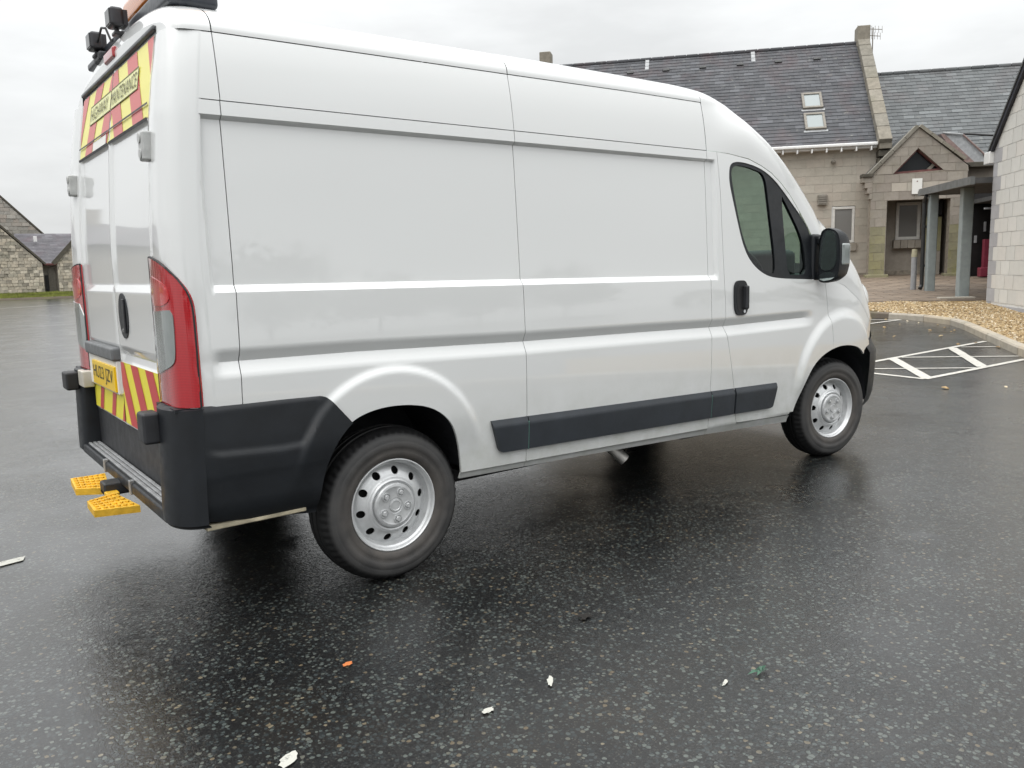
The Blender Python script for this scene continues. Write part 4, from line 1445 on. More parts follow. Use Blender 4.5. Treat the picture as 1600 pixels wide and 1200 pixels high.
# ---- beacon bar and work lamps on the roof
mb = MB()
mb.add(rbox((0.30, -0.68, 2.405), (0.50, 0.10, 2.492), 0.022))
mb.add(rbox((0.275, 0.08, 2.425), (0.325, 0.74, 2.462), 0.012))
mb.add(rbox((0.32, -0.62, 2.37), (0.46, -0.46, 2.42), 0.01))
mb.add(rbox((0.32, 0.50, 2.36), (0.44, 0.66, 2.43), 0.01))
bar = mb.build('beacon_bar', 'beacon_base', van, smooth=40)
for y0, y1, x0, x1, z0 in ((-0.66, 0.08, 0.312, 0.488, 2.488), (0.40, 0.70, 0.40, 0.55, 2.47)):
    MB().add(rbox((x0, y0, z0), (x1, y1, z0 + 0.11), 0.03)).build('beacon_lens', 'amber_lens', bar, smooth=40)
def work_lamp(y, z, x):
    mb = MB()
    mb.add(rbox((x, y - 0.050, z - 0.040), (x + 0.055, y + 0.050, z + 0.040), 0.014))
    for k in range(5):
        yy = y - 0.036 + 0.018 * k
        mb.add(box((x + 0.05, yy - 0.003, z - 0.032), (x + 0.072, yy + 0.003, z + 0.032)))
    l = mb.build('work_lamp', 'work_lamp', van, smooth=40)
    MB().add(rbox((x - 0.004, y - 0.040, z - 0.032), (x + 0.004, y + 0.040, z + 0.032), 0.003, 1)).build('lens', 'dark_glass', l)
    mb = MB()
    mb.add(tube((x + 0.03, y, z - 0.038), (x + 0.035, y, z - 0.062), 0.010, 10))
    mb.add(rbox((x + 0.015, y - 0.03, z - 0.072), (x + 0.10, y + 0.03, z - 0.055), 0.006))
    mb.build('bracket', 'work_lamp', l, smooth=40)
work_lamp(-0.085, 2.480, 0.215)
work_lamp(0.350, 2.480, 0.215)
MB().add(polytube([(0.27, 0.14, 2.44), (0.255, 0.16, 2.50), (0.25, 0.22, 2.515), (0.245, 0.30, 2.47)], 0.005, 6)).build('lamp_cable', 'rubber', van)
MB().add(rbox((0.24, 0.28, 2.385), (0.31, 0.40, 2.43), 0.012)).build('rear_camera', 'dark_plastic', van, smooth=40)

# =================================================================== GROUND
def sheet(us, vs_, zf, name, mat, kind='structure', parent=None):
    U, Vg = np.meshgrid(us, vs_)
    P = [W(a, b, zf(a, b)) for a, b in zip(U.ravel(), Vg.ravel())]
    mb = MB(); mb.V = P; mb.F = grid_faces(*U.shape); mb.M = [0] * len(mb.F)
    return mb.build(name, mat, parent, smooth=60, loc=None if parent else (0, 0, 0), kind=kind)


us = np.unique(np.concatenate([np.linspace(-600, -12, 20), np.arange(-12, 8, 0.5), np.linspace(8, 600, 20)]))
vs2 = np.unique(np.concatenate([np.linspace(-300, 0, 12), np.arange(0, 22, 0.5), np.linspace(22, 900, 20)]))
sheet(us, vs2, lambda a, b: float(g_ground(a, b)), 'car_park_tarmac', 'asphalt')


def flat(poly, zf, lift, name, mat, kind='structure'):
    """thin painted or laid film on the ground; poly in (u, v)"""
    mb = MB()
    P = [W(a, b, zf(a, b) + lift) for a, b in poly]
    mb.add((P, [tuple(range(len(P)))]))
    o = mb.build(name, mat, None, loc=(0, 0, 0), kind=kind)
    return o


def line_poly(a, b, wd):
    a, b = np.array(a), np.array(b)
    d = (b - a) / np.hypot(*(b - a))
    n = np.array([-d[1], d[0]]) * wd / 2
    return [tuple(a + n), tuple(a - n), tuple(b - n), tuple(b + n)]


gz = lambda a, b: float(g_ground(a, b))
LINES = [((1.2, 9.82), (4.41, 13.45), 0.09), ((1.0, 11.15), (2.58, 9.66), 0.09), ((2.58, 9.66), (4.20, 11.35), 0.09), ((2.65, 11.46), (2.62, 9.72), 0.15), ((3.70, 12.61), (3.47, 10.62), 0.15),
         ((1.2, 10.37), (3.38, 10.53), 0.07), ((2.78, 11.53), (4.22, 11.63), 0.07), ((3.85, 12.68), (4.38, 12.72), 0.06), ((2.2, 15.28), (4.16, 17.44), 0.09), ((2.6, 17.68), (4.13, 17.44), 0.08)]
for i, (a, b, wd) in enumerate(LINES):
    mb = MB()
    n = 10
    A, B = np.array(a), np.array(b)
    d = (B - A) / np.hypot(*(B - A)); nn = np.array([-d[1], d[0]]) * wd * 0.42
    for k in range(n + 1):
        q = A + (B - A) * k / n
        for s_ in (1, -1):
            u_, v_ = q + nn * s_ * random.uniform(0.94, 1.04)
            mb.V.append(W(u_, v_, gz(u_, v_) + 0.004 + 0.0005 * i))
    mb.F = [(2 * k, 2 * k + 1, 2 * k + 3, 2 * k + 2) for k in range(n)]; mb.M = [0] * n
    mb.build('bay_marking', 'road_paint', None, loc=(0, 0, 0), kind='structure')

# far-off bay lines on the open side of the car park
for a, b, wd in (((-33.0, 31.0), (-33.5, 42.0), 0.10), ((-24.0, 33.5), (-38.0, 45.5), 0.12)):
    flat(line_poly(a, b, wd), gz, 0.004, 'bay_marking', 'old_paint')

# worn paint spots near the camera (world x, y)
def blob(cx, cy, rx, ry, rot, name, mat, lift=0.005, n=18, jag=0.25):
    P = []
    for k in range(n):
        a = 2 * math.pi * k / n
        r = 1 + random.uniform(-jag, jag)
        x, y = rx * r * math.cos(a), ry * r * math.sin(a)
        P.append((cx + x * math.cos(rot) - y * math.sin(rot), cy + x * math.sin(rot) + y * math.cos(rot), lift))
    return MB().add((P, [tuple(range(n))])).build(name, mat, None, loc=(0, 0, 0), kind='structure')


MB().add(([(-0.62, 0.47, 0.005), (-0.60, 0.39, 0.005), (-0.28, 0.462, 0.005), (-0.262, 0.53, 0.005)], [(0, 1, 2, 3)])).build('paint_dash', 'old_paint', None, loc=(0, 0, 0), kind='structure')
blob(0.954, -2.102, 0.033, 0.010, 0.9, 'paint_fleck', 'old_paint')
blob(0.687, -2.120, 0.022, 0.013, 0.2, 'paint_fleck', 'old_paint')
blob(0.10, -1.965, 0.040, 0.020, 0.7, 'paint_fleck', 'old_paint')
blob(0.02, -1.985, 0.025, 0.012, 0.7, 'paint_fleck', 'old_paint')
blob(1.384, -2.479, 0.022, 0.006, 0.4, 'paint_fleck', 'old_paint')
tag(blob(0.48, -1.56, 0.022, 0.012, 0.3, 'fallen_leaf', 'leaf_orange', 0.008), 'small orange leaf lying on the wet tarmac', 'leaf')['kind'] = 'thing'
tag(blob(1.38, -1.81, 0.035, 0.022, 0.3, 'fallen_leaf', 'leaf_black', 0.008, jag=0.5), 'blackened wet leaf flat on the tarmac', 'leaf')['kind'] = 'thing'
# little green sprig
mb = MB()
for k, (a, L) in enumerate(((0.3, 0.045), (0.9, 0.03), (2.9, 0.060), (3.4, 0.04), (2.2, 0.02), (5.6, 0.03))):
    d = np.array([math.cos(a), math.sin(a)]); n_ = np.array([-d[1], d[0]])
    c = np.array([1.53, -2.515])
    p = [c, c + d * L * 0.5 + n_ * 0.006, c + d * L, c + d * L * 0.5 - n_ * 0.006]
    mb.add(([(p[0][0], p[0][1], 0.006), (p[1][0], p[1][1], 0.016), (p[2][0], p[2][1], 0.010), (p[3][0], p[3][1], 0.02)], [(0, 1, 2, 3)]))
tag(mb.build('weed_sprig', 'leaf_green', None, loc=(0, 0, 0)), 'green sprig of leaves lying flat on the tarmac', 'plant')
# loose stones scattered on the tarmac by the gravel border
def pebble_mesh(name, pts, r0, r1, mat, squash=0.6):
    n = len(pts)
    base = np.array([(1, 0, 0), (-1, 0, 0), (0, 1, 0), (0, -1, 0), (0, 0, 1), (0, 0, -1), (0.62, 0.62, 0.55), (-0.62, 0.62, 0.45), (-0.62, -0.62, 0.55), (0.62, -0.62, 0.45)], float)
    F0 = np.array([(4, 0, 6), (4, 6, 2), (4, 2, 7), (4, 7, 1), (4, 1, 8), (4, 8, 3), (4, 3, 9), (4, 9, 0), (6, 0, 2), (7, 2, 1), (8, 1, 3), (9, 3, 0)])
    r = RNG.uniform(r0, r1, (n, 1, 1)) * RNG.uniform(0.7, 1.25, (n, 1, 3)) * np.array([1, 1, squash])
    jit = RNG.uniform(0.82, 1.15, (n, len(base), 1))
    a = RNG.uniform(0, 2 * math.pi, n)
    ca, sa = np.cos(a), np.sin(a)
    Vb = base[None] * jit * r
    tilt = RNG.uniform(-0.5, 0.5, n)
    ct, st_ = np.cos(tilt), np.sin(tilt)
    X = Vb[..., 0] * ct[:, None] - Vb[..., 2] * st_[:, None]
    Z = Vb[..., 0] * st_[:, None] + Vb[..., 2] * ct[:, None]
    Vx = X * ca[:, None] - Vb[..., 1] * sa[:, None]
    Vy = X * sa[:, None] + Vb[..., 1] * ca[:, None]
    V = np.stack([Vx, Vy, Z], -1) + np.array(pts)[:, None, :]
    F = (F0[None] + (np.arange(n) * len(base))[:, None, None]).reshape(-1, 3)
    me = bpy.data.meshes.new(name)
    me.vertices.add(V.size // 3); me.vertices.foreach_set('co', V.reshape(-1))
    me.loops.add(F.size); me.loops.foreach_set('vertex_index', F.reshape(-1).astype(np.int32))
    me.polygons.add(len(F)); me.polygons.foreach_set('loop_start', (np.arange(len(F)) * 3).astype(np.int32)); me.polygons.foreach_set('loop_total', np.full(len(F), 3, np.int32))
    me.materials.append(MATS[mat])
    me.update(); me.validate()
    o = link(name, me, None, (0, 0, 0), 'stuff')
    return o


# ------------------------------------------------------------------ kerb, gravel border, paved path
KERB = [(-7, 19.8), (-3, 19.55), (0.0, 19.3), (2.9, 18.86), (3.45, 18.74), (3.85, 18.10), (4.15, 17.62), (4.42, 17.20), (4.60, 16.85), (4.72, 16.45), (4.70, 15.6), (4.60, 14.7), (4.49, 13.85), (4.38, 12.9), (4.28, 12.0), (4.20, 11.2), (4.10, 10.0), (4.0, 8.0), (3.95, 4.0), (3.9, -6.0)]
kerb = MB().add(([W(a, b, gz(a, b) - 0.05) for a, b in KERB] + [W(a + 0.03, b + 0.03, gz(a, b) - 0.05) for a, b in KERB], [(k, k + 1, len(KERB) + k + 1, len(KERB) + k) for k in range(len(KERB) - 1)])).build('kerb', 'kerb_dark', None, loc=(0, 0, 0), kind='structure')
# walk the line in stones about 0.9 m long
def resample(P, step):
    P = np.array(P, float)
    L = np.concatenate([[0], np.cumsum(np.hypot(*np.diff(P, axis=0).T))])
    n = int(L[-1] / step)
    t_ = np.linspace(0, L[-1], n + 1)
    return np.stack([np.interp(t_, L, P[:, 0]), np.interp(t_, L, P[:, 1])], 1)
KP = resample(KERB, 0.88)
for k in range(len(KP) - 1):
    a, b = KP[k], KP[k + 1]
    d = (b - a) / np.hypot(*(b - a)); n_ = np.array([-d[1], d[0]])
    if n_ @ np.array([-1.0, -1.0]) > 0:
        n_ = -n_
    g_ = 0.008
    dark = 3.0 < a[0] < 4.2 and a[1] > 17.4 and b[0] < 4.3
    mat = 'kerb_dark' if dark else 'kerb_concrete'
    jz = random.uniform(-0.006, 0.006)
    mb = MB()
    prof = [(0, -0.1), (0.0, 0.095), (0.018, 0.118), (0.125, 0.124), (0.125, -0.1)]
    pa, pb = a + d * g_, b - d * g_
    V = [W(*(p + n_ * o), gz(*p) + h + jz) for p in (pa, pb) for o, h in prof]
    m5 = len(prof)
    F = [(i, i + 1, m5 + i + 1, m5 + i) for i in range(m5 - 1)] + [tuple(range(m5))[::-1], tuple(range(m5, 2 * m5))]
    mb.add((V, F))
    mb.build('kerb_stone', mat, kerb)


def z_gravel(a, b):
    k = float(smoothstep(16.8, 18.4, b))
    return (gz(a, b) + 0.10) * (1 - k) + z_path(b) * k - 0.01


KX = np.array(KERB)
def kerb_u(v):      # inner edge of the border beside the bays
    q = KX[(KX[:, 1] <= 18.75) & (KX[:, 0] > 3.4)][::-1]
    return np.interp(v, q[:, 1], q[:, 0]) + 0.11
def kerb_v(u):
    q = KX[:5]
    return np.interp(u, q[:, 0], q[:, 1]) + 0.11
rows = np.linspace(4, 20.45, 60)
P, F = [], []
for v in rows:
    u0 = kerb_u(v) if v < 18.74 else 3.4
    for f in np.linspace(0, 1, 8):
        u_ = u0 + (7.0 - u0) * f
        P.append(W(u_, v, z_gravel(u_, v) - 0.012))
gb = MB(); gb.V = P; gb.F = grid_faces(len(rows), 8); gb.M = [0] * len(gb.F)
gb.build('gravel_bed', 'gravel_bed', None, loc=(0, 0, 0), kind='structure')
uu = np.linspace(-7, 3.4, 40)
P = []
for f in np.linspace(0, 1, 4):
    for u_ in uu:
        v0 = kerb_v(u_); v = v0 + (20.45 - v0) * f
        P.append(W(u_, v, z_gravel(u_, v) - 0.012))
gb = MB(); gb.V = P; gb.F = grid_faces(4, 40); gb.M = [0] * len(gb.F)
gb.build('gravel_bed', 'gravel_bed', None, loc=(0, 0, 0), kind='structure')
pts = []
while len(pts) < 38000:
    v = random.uniform(9.5, 20.4); u_ = random.uniform(-1.0, 6.6)
    if v < 18.74:
        if u_ < kerb_u(v) + 0.01:
            continue
    elif u_ < 3.4 and v < kerb_v(u_) + 0.01:
        continue
    if v > 20.25 + 0.12 * math.sin(u_ * 7) + (0.0 if u_ < 5.2 else -0.25):
        continue
    pts.append(W(u_, v, z_gravel(u_, v) + random.uniform(-0.008, 0.012)))
pebble_mesh('gravel', pts, 0.011, 0.026, 'pebble')
pts = [W(*q, gz(*q) + 0.008) for q in [(3.9, 17.5), (4.2, 17.1), (4.3, 16.7), (4.5, 16.2), (4.45, 15.6), (3.9, 16.4), (4.1, 15.2), (3.5, 15.8), (4.0, 14.2), (4.2, 13.2), (4.35, 14.9), (3.3, 14.2), (3.7, 17.9), (3.5, 18.2), (4.46, 15.1), (4.3, 12.6), (3.9, 13.0), (2.6, 9.0), (3.2, 9.1)] for _ in range(1)]
o = pebble_mesh('loose_stones', pts, 0.02, 0.035, 'pebble')

# paved path: base and pavers
pv = sheet(np.linspace(-7, 16, 30), np.linspace(20.3, 34.5, 16), lambda a, b: z_path(b) - 0.012, 'paved_path', 'paver_base')
pm = {}
def paver(u0, v0, du, dv):
    key = (round(du, 3), round(dv, 3))
    if key not in pm:
        a = 0.006
        V = [VU * x + VV * y + np.array([0, 0, z + 0.042 * (y - dv / 2)]) for x, y, z in
             ((a, a, -0.02), (du - a, a, -0.02), (du - a, dv - a, -0.02), (a, dv - a, -0.02), (a + .004, a + .004, 0), (du - a - .004, a + .004, 0), (du - a - .004, dv - a - .004, 0), (a + .004, dv - a - .004, 0))]
        pm[key] = MB().add((V, [(4, 5, 6, 7), (0, 1, 5, 4), (1, 2, 6, 5), (2, 3, 7, 6), (3, 0, 4, 7)])).mesh('paver', 'paver')
    o = link('paver', pm[key], pv, Vector(W(u0, v0, z_path(v0 + dv / 2) + random.uniform(-0.003, 0.003))))
npv = 0
v = 20.42
while v < 30.2 and npv < 290:
    dv = 0.45
    off = 0.3 * (int(v / dv) % 2)
    u_ = 2.6 + off
    while u_ < (10.2 if v > 24 else 8.6):
        paver(u_, v, 0.6, dv); npv += 1
        u_ += 0.6
    v += dv
# broken edging slab where path meets gravel
MB().add(xf(rbox((0, 0, 0), (0.75, 0.28, 0.04), 0.008), lambda p: W(5.75 + p[0], 20.62 + p[1], z_path(20.7) + 0.0 + p[2]))).build('edging_slab', 'sandstone', None, loc=(0, 0, 0), kind='structure')


# =================================================================== STONEWORK
def prism_uv(fr, poly, d0, d1, inset=0.0):
    """poly in wall coords (s, z) swept from depth d0 (back) to d1 (front); the front face is inset for a soft arris"""
    c = np.mean(poly, 0)
    n = len(poly)
    Vb = [fr(p[0], p[1], d0) for p in poly]
    Vm = [fr(p[0], p[1], d1 - inset) for p in poly]
    Vf = []
    for p in poly:
        q = np.array(p); e = q - c; L = np.hypot(*e)
        q = q - e / max(L, 1e-6) * inset * 1.3
        Vf.append(fr(q[0], q[1], d1))
    V = Vb + Vm + Vf
    F = []
    for r in (0, 1):
        for i in range(n):
            j = (i + 1) % n
            F.append((r * n + i, r * n + j, (r + 1) * n + j, (r + 1) * n + i))
    F.append(tuple(range(2 * n, 3 * n)))
    return V, F


def area(P):
    return 0.5 * sum(P[i][0] * P[(i + 1) % len(P)][1] - P[(i + 1) % len(P)][0] * P[i][1] for i in range(len(P)))


def masonry(parent, fr, regions, course, length, mat, joint=0.012, depth=0.03, name='wall_block', s_off=0.0, z_off=0.0, jit=0.004, joined=False, matfn=None, rnd=0.0):
    """lay blocks over convex regions (lists of (s, z), counter-clockwise); each block is an object, or all one mesh if joined"""
    cache = {}
    acc = MB()
    rngl = random.Random(5)
    for reg in regions:
        zs = [p[1] for p in reg]; ss = [p[0] for p in reg]
        k0, k1 = int(math.floor((min(zs) - z_off) / course)), int(math.ceil((max(zs) - z_off) / course))
        for k in range(k0, k1):
            z0 = z_off + k * course
            off = s_off + (length / 2 if k % 2 else 0) + (rngl.uniform(-rnd, rnd) * length if rnd else 0)
            s = math.floor((min(ss) - off) / length) * length + off
            while s < max(ss):
                le = length * (1 + (rngl.uniform(-rnd, rnd) if rnd else 0))
                P = [(s + joint / 2, z0 + joint / 2), (s + le - joint / 2, z0 + joint / 2), (s + le - joint / 2, z0 + course - joint / 2), (s + joint / 2, z0 + course - joint / 2)]
                P = clip_convex(P, reg)
                s += le
                if len(P) < 3 or abs(area(P)) < 0.0035:
                    continue
                d1 = depth + rngl.uniform(-jit, jit)
                VF = prism_uv(fr, P, 0.0, d1, min(0.003, joint * 0.3) if not joined else 0.006)
                if joined:
                    acc.add(VF)
                else:
                    o_ = P[0]
                    key = tuple(round(c, 3) for p in P for c in (p[0] - o_[0], p[1] - o_[1])) + (round(d1, 3), matfn(P) if matfn else mat)
                    org = np.array(fr(o_[0], o_[1], 0.0))
                    if key not in cache:
                        V = [np.array(q) - org for q in VF[0]]
                        cache[key] = MB().add((V, VF[1])).mesh(name, key[-1])
                    link(name, cache[key], parent, Vector(org) - world_loc(parent))
    if joined:
        return acc.build(name, mat, parent, kind='stuff')


def quad_wall(parent, fr, polys, d, name, mat):
    mb = MB()
    for P in polys:
        mb.add(prism([tuple(p) for p in P], lambda p: fr(p[0], p[1], d - 0.25), lambda p: fr(p[0], p[1], d)))
    return mb.build(name, mat, parent)


def R4(s0, s1, z0, z1):
    return [(s0, z0), (s1, z0), (s1, z1), (s0, z1)]


def around(s0, s1, z0, z1, holes):
    """rectangle minus window rectangles (in order of s, not overlapping in s)"""
    out_ = []
    s = s0
    for (a, b, c, d) in holes:
        if a > s:
            out_.append(R4(s, a, z0, z1))
        if c > z0:
            out_.append(R4(a, b, z0, c))
        if d < z1:
            out_.append(R4(a, b, d, z1))
        s = b
    out_.append(R4(s, s1, z0, z1))
    return out_


def slates(parent, fr, s0, s1, L, gauge, width, mat, name='slates', skip=None):
    """courses of overlapping slates on a pitch; fr(s, t, h): t up the slope, h off the slope"""
    mb = MB()
    n = int(L / gauge)
    r = random.Random(3)
    for k in range(n):
        off = width / 2 if k % 2 else 0
        s = s0 - off
        while s < s1:
            a, b = max(s0, s + 0.003), min(s1, s + width - 0.003)
            s += width
            if b - a < 0.02 or (skip and skip(0.5 * (a + b), k * gauge)):
                continue
            t0, t1 = k * gauge + r.uniform(-0.004, 0.004), min(L, k * gauge + gauge * 1.25)
            h0, h1 = 0.021 + r.uniform(0, 0.005), 0.006
            V = [fr(a, t0, h0), fr(b, t0, h0 + r.uniform(-.002, .002)), fr(b, t1, h1), fr(a, t1, h1), fr(a, t0, 0.0), fr(b, t0, 0.0)]
            mb.add((V, [(0, 1, 2, 3), (4, 5, 1, 0), (4, 0, 3), (5, 2, 1)]))
    return mb.build(name, mat, parent, kind='stuff')


# =================================================================== MAIN HALL
hall = thing('stone_hall', 'long sandstone hall with slate roof, two skylights and white gutter', 'building', W(2.0, 30.5, z_path(30.5)))
fr_main = lambda s, z, d: W(s, 30.5 - d, z)
HZ0, HZ1 = 0.70, 5.13
WINR = (4.91, 5.67, 1.90, 3.17)
hw = quad_wall(hall, fr_main, [R4(-5.6, 4.91, 0.3, HZ1), R4(4.91, 5.67, 0.3, 1.90), R4(4.91, 5.67, 3.17, HZ1), R4(5.67, 6.5, 0.3, HZ1)], -0.005, 'wall', 'mortar')
masonry(hw, fr_main, around(1.6, 6.48, HZ0, HZ1, [WINR]), 0.290, 0.60, 'sandstone', 0.008, 0.003, s_off=0.12, z_off=0.16, jit=0.0015)
masonry(hw, fr_main, [R4(-5.58, 1.6, HZ0, HZ1)], 0.290, 0.60, 'sandstone', 0.008, 0.003, 'far_blocks', s_off=0.12, z_off=0.16, jit=0.0015, joined=True)
def ubox(parent, name, mat, u0, u1, v0, v1, z0, z1, r=0.0, smooth=40):
    VF = rbox((u0, v0, z0), (u1, v1, z1), r, 2) if r else box((u0, v0, z0), (u1, v1, z1))
    return MB().add(xf(VF, lambda p: W(*p))).build(name, mat, parent, smooth=smooth if r else None, loc=None if parent else (0, 0, 0))
ubox(hall, 'plinth', 'mortar_dark', 1.6, 6.45, 30.40, 30.52, 0.4, 0.86, 0.01)
def window(parent, u0, u1, z0, z1, vf, fw_, deep, pane='blind_grey', sill=True, name='window', fmat='window_frame'):
    fr_ = MB()
    for a, b, c, d in ((u0, u1, z0, z0 + fw_), (u0, u1, z1 - fw_, z1), (u0, u0 + fw_, z0 + fw_, z1 - fw_), (u1 - fw_, u1, z0 + fw_, z1 - fw_)):
        fr_.add(xf(rbox((a, vf + deep, c), (b, vf + deep + 0.07, d), 0.008, 2), lambda p: W(*p)))
    o = fr_.build(name, fmat, parent, smooth=40)
    ubox(o, 'pane', pane, u0 + fw_, u1 - fw_, vf + deep + 0.035, vf + deep + 0.05, z0 + fw_, z1 - fw_)
    return o
window(hall, 4.93, 5.66, 1.91, 3.15, 30.47, 0.085, 0.03)
ubox(hall, 'window_sill', 'porch_stone', 4.86, 5.74, 30.42, 30.56, 1.63, 1.90, 0.01)
ubox(hall, 'air_vent', 'vent_grey', 4.42, 4.73, 30.36, 30.49, 3.22, 3.58, 0.02)
for k in range(4):
    ubox(hall, 'vent_louvre', 'vent_grey', 4.45, 4.70, 30.345, 30.37, 3.27 + 0.075 * k, 3.31 + 0.075 * k, 0.005)
MB().add(tube(W(4.90, 30.49, 4.67), W(4.90, 30.36, 4.67), 0.07, 14)).add(tube(W(4.90, 30.40, 4.69), W(4.90, 30.30, 4.63), 0.05, 12)).build('wall_lamp', 'vent_grey', hall, smooth=40)
# gutter with brackets
gp_ = [W(-5.6, 30.13, 5.20), W(6.24, 30.13, 5.20)]
gut = MB().add(xf(rbox((-5.6, 30.07, 5.12), (6.25, 30.21, 5.23), 0.03, 3), lambda p: W(*p))).build('gutter', 'white_upvc', hall, smooth=50)
ubox(hall, 'fascia_board', 'white_upvc', -5.6, 6.25, 30.22, 30.40, 5.06, 5.20, 0.005)
ubox(hall, 'soffit', 'window_frame', -5.6, 6.25, 30.23, 30.50, 5.05, 5.07)
for k in range(24):
    u_ = 6.05 - 0.475 * k
    ubox(gut, 'gutter_bracket', 'white_upvc', u_ - 0.025, u_ + 0.025, 30.10, 30.34, 4.96, 5.10, 0.012)
# roof: eaves (v 30.2, z 5.20) rising 45 degrees to the ridge (v 34.5, z 9.50)
def fr_roof(v0, z0):
    c = math.sqrt(0.5)
    return lambda s, t_, h: W(s, v0 + t_ * c - h * c, z0 + t_ * c + h * c)
frr = fr_roof(30.2, 5.20)
RL = 4.3 * math.sqrt(2)
roof = MB().add(([frr(-5.5, 0, 0), frr(6.25, 0, 0), frr(6.25, RL, 0), frr(-5.5, RL, 0), W(6.25, 38.8, 5.2), W(-5.5, 38.8, 5.2)], [(0, 1, 2, 3), (3, 2, 4, 5)])).build('roof', 'slate_dark', hall)
slates(roof, frr, -5.5, 6.24, RL, 0.20, 0.36, 'slate_dark')
mb = MB()
for k in range(26):
    u_ = -5.5 + 0.4523 * k
    mb.add(xf(rbox((0.004, -0.14, -0.06), (0.448, 0.14, 0.05), 0.03, 2), lambda p: W(u_ + p[0], 34.5 + p[1], 9.52 + p[2] - abs(p[1]) * 0.45)))
mb.build('ridge_tiles', 'slate_dark', roof, smooth=40, kind='stuff')
# skylights in the slope (centre u, t along slope)
def skylight(u0, u1, t0, t1):
    o = MB()
    for a, b, c, d in ((u0, u1, t0, t0 + 0.09), (u0, u1, t1 - 0.10, t1), (u0, u0 + 0.085, t0 + 0.09, t1 - 0.10), (u1 - 0.085, u1, t0 + 0.09, t1 - 0.10)):
        o.add(xf(rbox((a, c, 0.02), (b, d, 0.11), 0.012, 2), lambda p: frr(*p)))
    f = o.build('skylight', 'vent_grey', hall, smooth=40)
    MB().add(xf(box((u0 + 0.085, t0 + 0.09, 0.05), (u1 - 0.085, t1 - 0.10, 0.075)), lambda p: frr(*p))).build('pane', 'skylight_glass', f)
    MB().add(xf(box((u0 - 0.05, t0 - 0.10, 0.022), (u1 + 0.05, t0, 0.034)), lambda p: frr(*p))).build('flashing', 'lead', f)
def t_of(px_v):
    return (px_v - 30.2) * math.sqrt(2)
skylight(4.01, 4.70, 2.05, 2.95)
skylight(4.00, 4.70, 0.84, 1.75)
# in-line roof vents and two lead slips under the ridge
for k in range(8):
    u_ = 4.75 - 1.40 * k
    MB().add(xf(rbox((u_ - 0.13, 5.08, 0.0), (u_ + 0.13, 5.22, 0.07), 0.015, 2), lambda p: frr(*p))).build('roof_vent', 'canopy_soffit', hall, smooth=40)
for u_ in (2.45, -1.60):
    for j in range(3):
        MB().add(xf(rbox((u_ - 0.075, 5.28 + 0.24 * j, 0.012), (u_ + 0.075, 5.51 + 0.24 * j, 0.036 + 0.006 * j), 0.004, 1), lambda p: frr(*p))).build('lead_slip', 'lead', hall)
# gable copings with kneelers
def coping(ua, ub, name='coping_stone'):
    n = 9
    for k in range(n):
        t0, t1 = -0.15 + k * (RL + 0.25) / n + 0.008, -0.15 + (k + 1) * (RL + 0.25) / n - 0.008
        MB().add(xf(rbox((ua, t0, -0.05), (ub, t1, 0.26), 0.02, 2), lambda p: frr(*p))).build(name, 'coping_stone', hall, smooth=40)
    MB().add(xf(rbox((ua - 0.02, -0.30, -0.35), (ub + 0.02, 0.30, 0.40), 0.03, 2), lambda p: W(p[0], 34.45 + p[1], 9.62 + p[2]))).build('apex_stone', 'coping_stone', hall, smooth=40)
    for k, (dv, dz, mt_) in enumerate(((0.02, 0.0, 'coping_stone'), (0.10, -0.24, 'dark_stone'), (0.18, -0.48, 'dark_stone'), (0.28, -0.72, 'dark_stone'))):
        ubox(hall, 'kneeler_stone', mt_, ua + 0.04, ub + 0.02, 30.02 + dv, 30.56, 4.98 + dz, 5.19 + dz, 0.02)
coping(6.24, 6.66)
coping(-5.92, -5.50)
quad_wall(hall, lambda s, z, d: W(6.60 + d, s, z), [[(30.4, 0.3), (38.8, 0.3), (38.8, 5.1), (34.6, 9.3), (30.4, 5.1)]], 0.0, 'gable_wall', 'porch_stone')
quad_wall(hall, lambda s, z, d: W(-5.6 - d, s, z), [[(30.4, 0.3), (38.8, 0.3), (38.8, 5.1), (34.6, 9.3), (30.4, 5.1)]], 0.0, 'gable_wall', 'porch_stone')
# aerial behind the apex
a0 = (6.93, 35.0)
aer = MB().add(tube(W(*a0, 8.7), W(*a0, 10.12), 0.022, 8))
for zz, L in ((10.02, 0.55), (9.78, 0.45)):
    aer.add(tube(W(a0[0] - L, a0[1], zz + 0.10), W(a0[0] + L * 0.6, a0[1], zz), 0.013, 6))
    for k in range(8):
        q = -L + 1.6 * L * k / 7
        zc = zz + 0.10 * (1 - k / 7)
        aer.add(tube(W(a0[0] + q, a0[1] - 0.02, zc - 0.13), W(a0[0] + q, a0[1] + 0.02, zc + 0.13), 0.009, 5))
tag(aer.build('tv_aerial', 'vent_grey', None, loc=(0, 0, 0)), 'thin metal aerial on a pole behind the hall gable apex', 'aerial')

